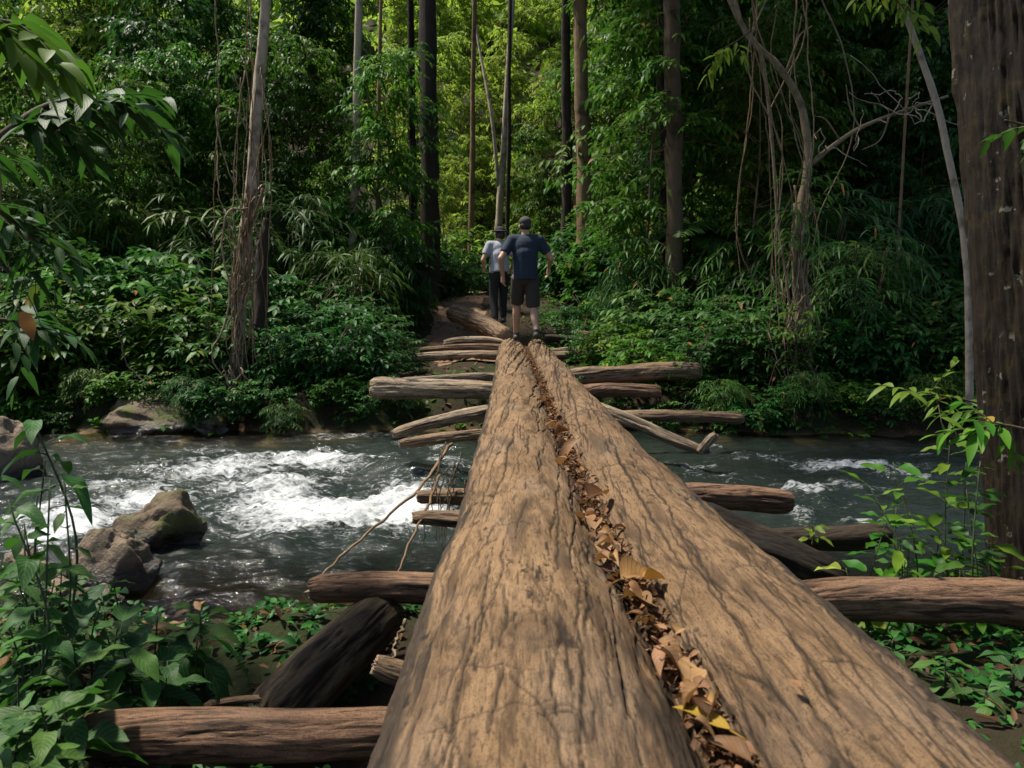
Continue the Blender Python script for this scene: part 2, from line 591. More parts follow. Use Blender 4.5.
def ground_h(x, y):
    x, y = np.asarray(x, float), np.asarray(y, float)
    dn = y_near(x) - y
    df = y - y_far(x)
    h = np.full(np.broadcast(x, y).shape, -0.38)
    h = h + 0.38 * sst(-0.9, 0.0, dn) + 0.22 * sst(0.0, 0.35, dn) + 0.22 * sst(0.3, 2.2, dn)
    h = h + 0.38 * sst(-0.7, 0.0, df) + 0.42 * sst(0.0, 0.45, df) + 0.25 * sst(0.6, 3.2, df)
    h = h + 0.85 * sst(2.8, 7.2, df) + 0.045 * np.maximum(df - 6, 0) + 0.4 * sst(2, 12, np.abs(x) - 2.5) * sst(0.5, 4, df) + 0.62 * np.maximum(df - 14, 0) * sst(13, 22, df)
    h = h - 0.34 * np.exp(-((x + 0.55) / 0.42) ** 2 - ((y - 2.02) / 0.28) ** 2) + 0.10 * np.exp(-((x + 0.85) / 0.4) ** 2 - ((y - 2.75) / 0.22) ** 2)
    h = h + 0.06 * fbm(x * 0.9, y * 0.9, 2.0, 4) + 0.03 * fbm(x * 4, y * 4, 1.0, 3) * (h > -0.3)
    return h


def grid_mesh(xs, ys, hfun, attrfun=None):
    X, Y = np.meshgrid(xs, ys, indexing='ij')
    Z = hfun(X, Y)
    nx, ny = X.shape
    i, j = np.meshgrid(np.arange(nx - 1), np.arange(ny - 1), indexing='ij')
    q = np.stack([i * ny + j, (i + 1) * ny + j, (i + 1) * ny + j + 1, i * ny + j + 1], -1).reshape(-1, 4)
    mb = MB()
    a = None if attrfun is None else attrfun(X, Y)
    mb.add(np.stack([X, Y, Z], -1).reshape(-1, 3), None, q, a)
    return mb


def warp(a, b, near, n):
    """Samples dense round zero, sparse far out."""
    t = np.linspace(-1, 1, n)
    s = np.sign(t) * (near * np.abs(t) + (1 - near) * np.abs(t) ** 3)
    return np.where(s < 0, -s * a, s * b)


gx = warp(-90, 90, 0.14, 420)
gy = np.concatenate([np.linspace(-14, 0, 30)[:-1], np.linspace(0, 14, 260), np.linspace(14, 120, 140)[1:]])
ground = grid_mesh(gx, gy, ground_h).build("ground", ground_mat())
tag(ground, "brown forest floor and sloping stream banks under the jungle", "ground", None, "structure")

py_ = np.linspace(10.9, 24, 110)
pw_ = np.linspace(-1, 1, 15)


def path_pts():
    Y, W = np.meshgrid(py_, pw_, indexing='ij')
    cx = np.interp(Y, [10.8, 12.5, 15, 19, 24], [-0.25, -0.85, -1.05, -0.75, -0.2])
    half = np.interp(Y, [10.8, 12, 14, 24], [0.9, 0.85, 0.55, 0.42]) * (1 + 0.25 * pnoise(Y * 1.4, W * 0 + 3 + np.sign(W)))
    X = cx + W * half
    Z = ground_h(X, Y) + 0.03 * (1 - W ** 2) + 0.006 - 0.03 * np.abs(W) ** 4
    return np.stack([X, Y, Z], -1)


pp = path_pts()
mb = MB()
ni, nj = pp.shape[:2]
i, j = np.meshgrid(np.arange(ni - 1), np.arange(nj - 1), indexing='ij')
mb.add(pp.reshape(-1, 3), None, np.stack([i * nj + j, i * nj + j + 1, (i + 1) * nj + j + 1, (i + 1) * nj + j], -1).reshape(-1, 4))
tag(mb.build("path", path_mat()), "trodden reddish earth path climbing from the far end of the bridge", "path", None, "structure")

FOAM = [(330, 513, 125, 17, 1.0), (400, 508, 55, 19, 1.05), (285, 500, 60, 12, 0.8), (230, 470, 90, 11, 0.75), (330, 464, 75, 10, 0.95),
        (270, 486, 80, 9, 0.7), (135, 500, 55, 10, 0.85), (75, 528, 40, 17, 1.15), (35, 520, 30, 14, 0.9), (110, 486, 40, 6, 0.6), (440, 460, 30, 5, 0.5), (60, 505, 30, 10, 0.6), (170, 482, 60, 7, 0.45),
        (455, 476, 22, 14, 0.45), (350, 436, 70, 4, 0.4), (420, 445, 40, 5, 0.4), (200, 449, 60, 4, 0.3), (300, 545, 90, 9, 0.22),
        (240, 590, 40, 10, 0.25), (120, 470, 60, 6, 0.35), (855, 466, 70, 5, 0.75), (905, 474, 30, 4, 0.6), (812, 492, 22, 5, 0.7),
        (865, 522, 18, 4, 0.7), (795, 517, 16, 9, 0.6), (740, 480, 50, 5, 0.3), (690, 468, 30, 7, 0.45), (845, 490, 40, 4, 0.45),
        (760, 458, 50, 4, 0.35), (930, 455, 50, 4, 0.35), (705, 447, 14, 5, 0.7), (180, 578, 12, 14, 0.35), (830, 505, 70, 8, 0.22)]
FW = []
for fx, fy, rx, ry, k in FOAM:
    c = on_plane(fx, fy)
    ex = on_plane(fx + rx, fy)
    ey = on_plane(fx, fy - ry)
    FW.append((c.x, c.y, ex.x - c.x, ey.y - c.y, k))
_m1, _m2 = on_plane(415, 478), on_plane(365, 468)


def foam_f(x, y):
    s = np.zeros_like(x)
    wx = x + 0.12 * fbm(x * 2.2, y * 3.1, 4, 3)
    wy = y + 0.16 * fbm(x * 1.7, y * 2.6, 9, 3)
    for cx, cy, rx, ry, k in FW:
        s = np.maximum(s, k * np.exp(-((wx - cx) / rx) ** 2 - ((wy - cy) / ry) ** 2))
    return s


def water_h(x, y):
    f = foam_f(x, y)
    amp = 0.35 + 0.65 * sst(0.02, 0.5, f)
    edge = sst(0, 0.7, y - y_near(x)) * sst(0, 0.5, y_far(x) - y)
    h = 0.050 * fbm(x * 1.5, y * 2.2, 0.5, 3) + 0.035 * amp * fbm(x * 4, y * 6, 1.5, 3) + 0.018 * amp * fbm(x * 13, y * 17, 2.5, 3)
    h = h + 0.035 * f + 0.05 * f * np.abs(fbm(x * 5, y * 7, 6.0, 3))
    for c, sx, sy, k in ((_m1, 0.40, 0.32, 0.17), (_m2, 0.30, 0.2, 0.10)):
        h = h + k * np.exp(-((x - c.x) / sx) ** 2 - ((y - c.y) / sy) ** 2)
    return h * (0.25 + 0.75 * edge)


def water_a(x, y):
    a = np.zeros((x.size, 3))
    a[:, 0] = foam_f(x, y).ravel()
    a[:, 1] = np.clip(0.12 + 0.80 * sst(0.25, 1.5, np.minimum(y - y_near(x), y_far(x) - y + 0.3)) - 0.55 * np.exp(-((x + 4.2) / 1.6) ** 2 - ((y - 8.2) / 0.5) ** 2) - 0.35 * np.exp(-((x + 1.4) / 0.9) ** 2 - ((y - 4.1) / 0.5) ** 2), 0, 1).ravel()
    return a


wx = np.concatenate([np.linspace(-40, -8.2, 60), np.linspace(-8, 8, 640), np.linspace(8.2, 40, 60)])
wy = np.linspace(1.6, 10.4, 420)
tag(grid_mesh(wx, wy, water_h, water_a).build("water", water_mat()), "dark green stream broken into white rapids around the bridge", "stream", None, "structure")


# ------------------------------------------------------------------ rocks
def rock(name, label, c, size, seed, mat, group=None, rz=0.0, cut=0.3):
    n, m = 110, 70
    th = np.arange(n) / n * 2 * np.pi
    ph = np.linspace(0.001, np.pi - 0.001, m)
    P, T = np.meshgrid(ph, th, indexing='ij')
    d = np.stack([np.sin(P) * np.cos(T), np.sin(P) * np.sin(T), np.cos(P)], -1)
    r = 1 + 0.34 * fbm(d[..., 0] * 1.1 + seed, d[..., 1] * 1.1, d[..., 2] * 1.1 + seed, 2) + 0.06 * fbm(d[..., 0] * 4 + seed, d[..., 1] * 4, d[..., 2] * 4, 6, 0.6)
    rg = np.random.default_rng(seed)
    for k in range(7):                              # flattened faces
        nn = unit(rg.normal(size=3) * np.array([1, 1, 0.7]))
        lim = rg.uniform(0.55, 0.85)
        dp = (d * r[..., None]) @ nn
        r = np.where(dp > lim, r * (lim + (dp - lim) * cut) / np.maximum(dp, 1e-3), r)
    v = d * r[..., None] * np.array(size)
    i, j = np.meshgrid(np.arange(m - 1), np.arange(n), indexing='ij')
    j2 = (j + 1) % n
    mb = MB()
    mb.add(v.reshape(-1, 3), None, np.stack([i * n + j, (i + 1) * n + j, (i + 1) * n + j2, i * n + j2], -1).reshape(-1, 4))
    o = mb.build(name, mat)
    o.location = c
    o.rotation_euler = (0, 0, rz)
    return tag(o, label, "rock", group)


p = on_plane(146, 550)
rock("rock", "mossy peaked grey rock at the back of the boulders in the rapids", (p.x, p.y + 0.12, 0.02), (0.27, 0.24, 0.27), 21, M_ROCK_MOSS, rz=0.5)
p = on_plane(108, 582)
rock("rock", "smooth tan grey boulder in front of the mossy rock in the rapids", (p.x, p.y, 0.04), (0.25, 0.19, 0.25), 35, M_ROCK, rz=0.4)
p = on_plane(100, 612)
rock("rock", "low pale flat rock at the water's edge below the tan boulder", (p.x, p.y, 0.0), (0.15, 0.12, 0.12), 8, M_ROCK)
p = on_plane(150, 433)
rock("rock", "wide ochre mossy boulder under the dark far bank", (p.x, p.y + 0.25, 0.08), (0.62, 0.4, 0.33), 14, M_ROCK_MOSS, rz=0.1)
p = on_plane(208, 434)
rock("rock", "small dark boulder beside the ochre boulder on the far bank", (p.x, p.y + 0.2, 0.02), (0.26, 0.25, 0.2), 43, M_ROCK_MOSS)
p = at(12, 437, 6.4)
rock("rock", "pinkish brown boulder at the left end of the stream behind the leafy stem", (p.x - 0.1, p.y, 0.2), (0.34, 0.3, 0.33), 52, M_ROCK)
p = on_plane(45, 596)
rock("rock", "small brown stone among leaves beside the low flat rock", (p.x, p.y, 0.10), (0.09, 0.08, 0.07), 61, M_ROCK)
p = on_plane(25, 582)
rock("rock", "small rounded pebble-like stone furthest left among the bank leaves", (p.x, p.y, 0.10), (0.10, 0.08, 0.08), 66, M_ROCK)
p = on_plane(700, 452)
rock("rock", "small wet stone breaking the water at the tip of the slanting pole", (p.x, p.y, 0.0), (0.12, 0.1, 0.09), 71, M_ROCK)
p = on_plane(60, 618)
rock("rock", "half buried brown stone on the near bank behind the leafy plants", (p.x, p.y, 0.10), (0.13, 0.1, 0.09), 75, M_ROCK)


# ------------------------------------------------------------------ leaves
def leaf_batch(mb, base, d, up, L, W, droop, fold, tint, rows=(0.33, 0.7), wav=0.0, curl=0.0, rip=0.22):
    base, d, up = [np.asarray(a, float).reshape(-1, 3) for a in (base, d, up)]
    N = len(base)
    L, W, droop, fold, tint = [np.broadcast_to(np.asarray(a, float), (N,)) for a in (L, W, droop, fold, tint)]
    d = unit(d)
    s = unit(np.cross(d, up))
    nn = np.cross(s, d)
    rows = np.asarray(rows)
    k = len(rows)
    ts = np.concatenate([[0], rows, [1]])
    prof = np.sin(np.pi * ts ** 0.78) ** 0.85
    prof[-1] = 0
    prof[0] = 0
    cen = base[:, None] + d[:, None] * (L[:, None] * ts)[..., None] + np.array([0, 0, -1.0]) * (droop[:, None] * L[:, None] * ts ** 2)[..., None]
    if wav:
        cen = cen + nn[:, None] * (wav * L[:, None] * np.sin(ts * 9 + tint[:, None] * 40))[..., None]
    hw = 0.5 * W[:, None] * prof
    cr = 1.0 - curl
    lft = cen - s[:, None] * (hw * cr)[..., None] + nn[:, None] * (fold[:, None] * hw)[..., None]
    rgt = cen + s[:, None] * (hw * cr)[..., None] + nn[:, None] * (fold[:, None] * hw)[..., None]
    if wav:
        rp = (rip * hw * np.sin(ts * 11 + tint[:, None] * 60))[..., None] * nn[:, None]
        lft, rgt = lft + rp, rgt - rp
    nv = 2 + 3 * k
    v = np.zeros((N, nv, 3))
    a = np.zeros((N, nv, 3))
    a[..., 2] = tint[:, None]
    v[:, 0], v[:, -1] = cen[:, 0], cen[:, -1]
    a[:, -1, 1] = 1
    for i in range(k):
        v[:, 1 + 3 * i], v[:, 2 + 3 * i], v[:, 3 + 3 * i] = lft[:, i + 1], cen[:, i + 1], rgt[:, i + 1]
        a[:, 1 + 3 * i:4 + 3 * i, 1] = ts[i + 1]
        a[:, 1 + 3 * i, 0], a[:, 3 + 3 * i, 0] = -1, 1
    tri = np.array([[0, 2, 1], [0, 3, 2], [nv - 1, nv - 4, nv - 3], [nv - 1, nv - 3, nv - 2]])
    qd = []
    for i in range(k - 1):
        o = 1 + 3 * i
        qd += [[o, o + 1, o + 4, o + 3], [o + 1, o + 2, o + 5, o + 4]]
    off = (np.arange(N) * nv)[:, None, None]
    mb.add(v.reshape(-1, 3), (tri[None] + off).reshape(-1, 3), (np.array(qd)[None] + off).reshape(-1, 4), a.reshape(-1, 3))


def sprays(mb, rg, b, d, L, n, lL, lW, droop=0.35, ldroop=0.35, tint=(0.0, 0.94), spread=0.9, twig=None, fold=0.25, rows=(0.33, 0.7), thin=0.004):
    """Twigs with alternate leaves; b, d: (S,3) bases and directions; L: (S,) lengths."""
    S = len(b)
    d = unit(np.asarray(d, float))
    s = (np.arange(n) + 0.6)[None] / n + rg.uniform(-0.3, 0.3, (S, n)) / n
    Lx = np.asarray(L)[:, None]
    pos = b[:, None] + d[:, None] * (Lx * s)[..., None] + np.array([0, 0, -1.0]) * (droop * Lx * s ** 2)[..., None]
    tan = unit(d[:, None] + np.array([0, 0, -1.0]) * (2 * droop * s)[..., None])
    up = np.array([0, 0, 1.0]) + 0.25 * rg.normal(size=(S, n, 3))
    sd = unit(np.cross(tan, up))
    sg = np.where((np.arange(n) % 2)[None] == 0, 1.0, -1.0)[..., None] * np.ones((S, n, 1))
    sg[:, -1] *= 0.15
    ld = unit(tan * 0.75 + sd * sg * spread + 0.22 * rg.normal(size=(S, n, 3)))
    tt = rg.uniform(0, 1, (S, 1)) * 0.6 + rg.uniform(0, 1, (S, n)) * 0.4
    tn = tint[0] + (tint[1] - tint[0]) * tt
    odd = rg.uniform(size=(S, n)) < 0.012
    tn = np.where(odd, rg.uniform(0.96, 1.0, (S, n)), tn)
    ll = lL * rg.uniform(0.65, 1.25, (S, n)) * np.where(s > 0.8, 0.8, 1.0)
    leaf_batch(mb, pos.reshape(-1, 3), ld.reshape(-1, 3), (up + 0.2 * rg.normal(size=up.shape)).reshape(-1, 3), ll.ravel(), ll.ravel() * lW / lL,
               ldroop * rg.uniform(0.4, 1.5, S * n), fold, tn.ravel(), rows)
    if twig is not None:
        q = np.linspace(0, 1, 4)
        for k in range(S):
            pt = b[k] + d[k] * (L[k] * q)[:, None] + np.array([0, 0, -1.0]) * (droop * L[k] * q ** 2)[:, None]
            tube(twig, pt, np.linspace(thin, thin * 0.35, 4), 3, cap=False)


def dirs(rg, S, upb=0.2):
    a = rg.uniform(0, 2 * np.pi, S)
    return np.stack([np.cos(a), np.sin(a), rg.normal(upb, 0.35, S)], -1)


# --- prototypes: (foliage mesh, stem mesh)
def proto_bush(seed, mat, R_=1.0, H=1.2, S=150, n=9, lL=0.13, lW=0.055):
    rg = np.random.default_rng(seed)
    f, st = MB(), MB()
    d = dirs(rg, S, 0.25)
    rad = R_ * np.sqrt(rg.uniform(0.02, 1, S))
    hh = H * rg.uniform(0.12, 1.0, S) * (1 - 0.45 * (rad / R_) ** 2)
    lump = 1 + 0.35 * pnoise(d[:, 0] * 2 + seed, d[:, 1] * 2, hh * 2)
    b = np.stack([d[:, 0] * rad * 0.65 * lump, d[:, 1] * rad * 0.65 * lump, hh], -1)
    sprays(f, rg, b, d + np.array([0, 0, 0.3]), 0.42 * R_ * rg.uniform(0.6, 1.3, S), n, lL, lW, twig=st)
    for k in range(9):
        a = rg.uniform(0, 6.28)
        tip = np.array([math.cos(a) * R_ * 0.5, math.sin(a) * R_ * 0.5, H * rg.uniform(0.5, 0.9)])
        tube(st, smooth_path([(0, 0, -0.15), tip * np.array([.3, .3, .55]), tip], 7), np.linspace(0.016, 0.006, 7), 5)
    return f.mesh("foliage"), st.mesh("stem"), mat


def proto_blade(seed, mat, R_=1.0, H=1.6, S=130):
    """Drooping sprays of long narrow leaves."""
    rg = np.random.default_rng(seed)
    f, st = MB(), MB()
    d = dirs(rg, S, 0.35)
    hh = H * rg.uniform(0.2, 1.0, S)
    b = np.stack([d[:, 0] * 0.3 * R_ * rg.uniform(0, 1, S), d[:, 1] * 0.3 * R_ * rg.uniform(0, 1, S), hh], -1)
    sprays(f, rg, b, d, 0.75 * R_ * rg.uniform(0.6, 1.2, S), 13, 0.21, 0.028, 0.55, 0.5, spread=0.75, twig=st)
    for k in range(10):
        a = rg.uniform(0, 6.28)
        tip = np.array([math.cos(a) * R_ * 0.3, math.sin(a) * R_ * 0.3, H * rg.uniform(0.7, 1)])
        tube(st, smooth_path([(0.1 * math.cos(a), 0.1 * math.sin(a), -0.15), tip * np.array([.6, .6, .6]), tip], 6), np.linspace(0.012, 0.005, 6), 5)
    return f.mesh("foliage"), st.mesh("stem"), mat


def proto_fern(seed, mat, R_=1.0, S=16, nl=26, lw=0.03):
    """Arching fronds with two rows of leaflets."""
    rg = np.random.default_rng(seed)
    f, st = MB(), MB()
    for k in range(S):
        a = k / S * 6.28 + rg.uniform(-0.2, 0.2)
        L = R_ * rg.uniform(0.75, 1.15)
        up = rg.uniform(0.5, 1.3)
        q = np.linspace(0.12, 1, nl)
        dr = np.array([math.cos(a), math.sin(a), up])
        dr /= np.linalg.norm(dr)
        dp = rg.uniform(0.45, 0.75)
        pos = dr * (L * q)[:, None] + np.array([0, 0, -1.0]) * (dp * L * q ** 2)[:, None]
        tan = unit(dr + np.array([0, 0, -1.0]) * (2 * dp * q)[:, None])
        sd = unit(np.cross(tan, np.array([0, 0, 1.0])))
        for sg in (-1, 1):
            ld = tan * 0.55 + sd * sg + 0.05 * rg.normal(size=tan.shape)
            ll = L * 0.30 * np.sin(np.pi * (0.12 + 0.86 * q)) + 0.02
            leaf_batch(f, pos, ld, np.cross(sd, tan) + 0.1 * rg.normal(size=tan.shape), ll, ll * lw / 0.2 + 0.008, 0.25, 0.15, rg.uniform(0.1, 0.9) * 0.7 + 0.25 * rg.uniform(size=nl))
        tube(st, pos, np.linspace(0.008, 0.002, nl), 4, cap=False)
    return f.mesh("foliage"), st.mesh("stem"), mat


def proto_tree(seed, mat, H=8.0, R_=1.7, low=0.12, S=340, n=9, lL=0.16, lW=0.06, r0=0.06, narrow=False):
    """Understorey tree: leafy from low down, with gaps."""
    rg = np.random.default_rng(seed)
    f, st = MB(), MB()
    z = np.linspace(-0.3, H * 0.97, 22)
    tr = np.stack([0.25 * pnoise(z * 0.3 + seed, 1.5) * z / 3, 0.25 * pnoise(z * 0.3 + seed, 7.5) * z / 3, z], -1)
    tube(st, tr, np.linspace(r0, r0 * 0.25, 22), 8, lump=0.2, seed=seed)
    nb = 64
    B, D, L = [], [], []
    for k in range(nb):
        h = H * (low + (1 - low) * rg.uniform(0, 1) ** 0.85)
        o = np.array([np.interp(h, z, tr[:, 0]), np.interp(h, z, tr[:, 1]), h])
        a = rg.uniform(0, 6.28)
        rr = R_ * rg.uniform(0.35, 1.1) * (0.55 + 0.45 * math.sin(math.pi * min(1, h / H) ** 0.8 + 0.2))
        tip = o + np.array([math.cos(a) * rr, math.sin(a) * rr, rr * rg.uniform(-0.1, 0.55)])
        pth = smooth_path([o, (o + tip) / 2 + np.array([0, 0, 0.12 * rr]), tip], 6)
        tube(st, pth, np.linspace(r0 * 0.3, 0.006, 6), 5)
        m = max(4, int(S / nb))
        u = rg.uniform(0.3, 1.02, m)
        bb = np.stack([np.interp(u, np.linspace(0, 1, 6), pth[:, c]) for c in range(3)], -1) + 0.06 * rg.normal(size=(m, 3))
        dd = dirs(rg, m, 0.05)
        dd[:, :2] += np.array([math.cos(a), math.sin(a)]) * 0.7
        B.append(bb)
        D.append(dd)
        L.append(rg.uniform(0.35, 0.7, m) * R_ / 1.7)
    B, D, L = np.concatenate(B), np.concatenate(D), np.concatenate(L)
    sprays(f, rg, B, D, L, n, lL, lW, 0.45, 0.45, twig=st, spread=0.5 if narrow else 0.9)
    return f.mesh("crown"), st.mesh("trunk"), mat


def proto_canopy(seed, mat, R_=2.6, H=2.4, S=420, n=9, lL=0.18, lW=0.075):
    """High crown: boughs with clumps, no trunk."""
    rg = np.random.default_rng(seed)
    f, st = MB(), MB()
    nb = 30
    for k in range(nb):
        a = rg.uniform(0, 6.28)
        rr = R_ * rg.uniform(0.3, 1.05)
        tip = np.array([math.cos(a) * rr, math.sin(a) * rr, H * rg.uniform(-0.35, 1.0)])
        pth = smooth_path([(0, 0, -0.2), tip * np.array([.5, .5, .6]), tip], 6)
        tube(st, pth, np.linspace(0.05, 0.01, 6), 5)
        m = S // nb
        cc = tip + rg.normal(size=(m, 3)) * np.array([0.38, 0.38, 0.26])
        sprays(f, rg, cc, dirs(rg, m, 0.1), rg.uniform(0.35, 0.7, m), n, lL, lW, 0.45, 0.45, twig=st)
    return f.mesh("crown"), st.mesh("limbs"), mat


def meshobj(name, me, mat, parent):
    o = bpy.data.objects.new(name, me)
    if not me.materials:
        me.materials.append(mat)
    COL.objects.link(o)
    o.parent = parent
    return o


class Kind:
    def __init__(self, proto, name, cat, fol, stem, stem_mat=M_TWIG):
        self.f, self.s, self.m = proto
        self.name, self.cat, self.fn, self.sn, self.sm = name, cat, fol, stem, stem_mat

    def place(self, x, y, sc, label, group=None, z=None, rz=None, mat=None, sz=1.0, tilt=(0, 0)):
        t = thing(self.name, label, self.cat, (x, y, float(ground_h(x, y)) - 0.03 if z is None else z), group=group)
        t.rotation_euler = (tilt[0], tilt[1], RNG.uniform(0, 6.28) if rz is None else rz)
        t.scale = (sc, sc, sc * sz)
        fo = meshobj(self.fn, self.f, mat or self.m, t)
        if mat is not None and mat != self.m:
            fo.material_slots[0].link = 'OBJECT'
            fo.material_slots[0].material = mat
        meshobj(self.sn, self.s, self.sm, t)
        return t


BUSH = [Kind(proto_bush(100 + k, M_MID, 1.0, 1.25, 150 + 20 * k, 9, 0.13 + 0.02 * k, 0.055 + 0.012 * k), "broadleaf_shrub", "shrub", "foliage", "stem") for k in range(3)]
BLADE = [Kind(proto_blade(120 + k, M_BLADE, 1.0, 1.5 + 0.3 * k), "bamboo_shrub", "shrub", "foliage", "stem") for k in range(2)]
FERN = [Kind(proto_fern(130 + k, M_DEEP, 1.0, 15 + 3 * k, 26), "fern", "fern", "fronds", "stem", M_STEM) for k in range(2)]
TREE = [Kind(proto_tree(140 + k, M_MID, 8.0, 1.6 + 0.15 * k, 0.06 + 0.04 * (k % 2), 640, 9, 0.14 + 0.015 * k, 0.062 + 0.007 * k, 0.04, narrow=(k == 3)),
             "understorey_tree", "tree", "crown", "trunk", (M_BARK_BROWN, M_BARK_DARK, M_BARK_TAN, M_BARK_BROWN)[k]) for k in range(4)]
CAN = [proto_canopy(160 + k, M_MID) for k in range(2)]


def px_x(px, Y):
    return (px - 512) / F_PX * Y


# ------------------------------------------------------------------ far bank shrubs
BANKL = "leafy green shrub overhanging the far bank left of the bridge"
BANKR = "leafy green shrub overhanging the far bank right of the bridge"
for px, Y, sc in ((10, 9.6, 1.05), (60, 10.0, 1.2), (112, 9.9, 0.9), (165, 10.1, 1.0), (205, 9.7, 0.8), (268, 9.7, 0.75), (300, 9.5, 0.62), (330, 9.9, 0.85),
                  (352, 9.6, 0.6), (382, 10.4, 0.62), (360, 11.2, 0.85), (300, 11.2, 1.1), (240, 11.3, 1.2), (180, 11.4, 1.35), (120, 11.4, 1.4), (40, 11.6, 1.5), (-40, 10.2, 1.3), (-60, 12, 1.6)):
    k = RNG.integers(0, 3)
    BUSH[k].place(px_x(px, Y), Y, sc, BANKL, "shrubs on the far bank left of the bridge", mat=(M_MID, M_DEEP)[int(RNG.uniform() < 0.35)])
for px, Y, sc in ((596, 11.2, 0.55), (622, 10.6, 0.62), (640, 9.7, 0.55), (655, 11.4, 0.9), (690, 9.6, 0.7), (700, 11, 0.95), (735, 9.8, 0.8), (765, 9.7, 0.75), (772, 11.2, 1.1),
                  (560, 12.8, 0.55), (590, 13.2, 0.7), (850, 9.8, 0.85), (885, 9.5, 0.7), (930, 9.6, 0.9), (990, 9.6, 1.0), (900, 11.2, 1.2), (960, 11.4, 1.4), (1040, 10.5, 1.4), (1090, 11.5, 1.6)):
    k = RNG.integers(0, 3)
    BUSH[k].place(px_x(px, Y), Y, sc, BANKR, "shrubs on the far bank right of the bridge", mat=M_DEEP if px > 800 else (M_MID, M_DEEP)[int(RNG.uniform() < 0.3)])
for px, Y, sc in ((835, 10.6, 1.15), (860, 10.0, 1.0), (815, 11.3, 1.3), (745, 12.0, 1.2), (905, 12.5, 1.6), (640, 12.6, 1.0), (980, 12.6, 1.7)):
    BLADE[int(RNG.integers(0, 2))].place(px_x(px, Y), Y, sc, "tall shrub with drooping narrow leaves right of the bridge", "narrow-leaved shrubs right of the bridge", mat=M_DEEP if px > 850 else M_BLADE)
for px, Y, sc in ((345, 12.2, 1.1), (290, 12.8, 1.3), (395, 13.4, 0.9), (215, 12.8, 1.5), (90, 13, 1.6)):
    BLADE[int(RNG.integers(0, 2))].place(px_x(px, Y), Y, sc, "shrub with drooping narrow leaves left of the earth path", "narrow-leaved shrubs left of the path", mat=M_BLADE)
for px, Y, sc, mt in ((355, 11.4, 0.9, M_BLADE), (320, 10.4, 0.7, M_DEEP), (150, 10.9, 1.0, M_DEEP)):
    FERN[0].place(px_x(px, Y), Y, sc, "fern with arching feathery fronds on the bank left of the path", "ferns left of the path", mat=mt)
for px, Y, sc, mt in ((655, 10.9, 0.7, M_MID), (612, 11.8, 0.6, M_MID), (720, 10.4, 0.7, M_DEEP)):
    FERN[1].place(px_x(px, Y), Y, sc, "low fern among shrubs right of the bridge", "ferns right of the bridge", mat=mt)
p = at(705, 225, 13.0)
FERN[0].place(p.x, p.y, 1.5, "large pale palm-like fern behind the mossy brown trunk", z=p.z - 0.3, mat=M_BLADE)

for k in range(34):
    px = -60 + k * 35 + RNG.uniform(-12, 12)
    if 405 < px < 560:
        continue
    x = px_x(px, 8.8)
    Y = float(y_far(x)) + RNG.uniform(0.0, 0.35)
    left = px < 450
    if k % 3 == 1:
        BLADE[k % 2].place(x, Y, RNG.uniform(0.3, 0.42), "low grassy narrow-leaved tuft drooping over the far water's edge", "tufts along the far water's edge", mat=(M_BLADE, M_DEEP)[k % 2], sz=0.75)
    else:
        BUSH[k % 3].place(x, Y, RNG.uniform(0.34, 0.5), BANKL if left else BANKR, "shrubs on the far bank %s of the bridge" % ("left" if left else "right"), mat=(M_MID, M_DEEP)[int(RNG.uniform() < (0.35 if left else 0.6))], sz=0.8)

# shrubs by the path, further in
for px, Y, sc, mt in ((462, 17.5, 0.85, M_MID), (445, 16.4, 0.7, M_MID), (400, 15.8, 1.1, M_MID), (470, 20, 1.3, M_MID), (505, 21, 1.1, M_MID), (545, 18.0, 1.0, M_MID), (575, 16.4, 1.1, M_DEEP),
                      (610, 15.2, 1.2, M_MID), (650, 14.4, 1.3, M_DEEP), (560, 22, 1.5, M_MID), (430, 21, 1.5, M_LIME), (380, 17.5, 1.6, M_MID), (530, 24, 1.6, M_LIME), (490, 26, 1.8, M_LIME), (340, 15.5, 1.5, M_DEEP), (300, 16.5, 1.8, M_DEEP)):
    BUSH[int(RNG.integers(0, 3))].place(px_x(px, Y), Y, sc, "leafy shrub growing in the forest behind the walkers", "shrubs deep in the forest behind the walkers", mat=mt)

# ------------------------------------------------------------------ understorey trees that fill the forest
def fill(lst, label, group):
    for px, Y, sc, mt, k in lst:
        x = px_x(px, Y)
        TREE[k].place(x, Y, sc, label, group, mat=mt, tilt=(RNG.normal(0, 0.04), RNG.normal(0, 0.04)))


def scatter(n, px0, px1, Y0, Y1, sc0, sc1, mats, seed):
    rg = np.random.default_rng(seed)
    out = []
    for k in range(n):
        px = px0 + (px1 - px0) * (k + rg.uniform(0.1, 0.9)) / n
        Y = rg.uniform(Y0, Y1)
        out.append((px, Y, rg.uniform(sc0, sc1), mats[int(rg.integers(0, len(mats)))], int(rg.integers(0, 4))))
    return out


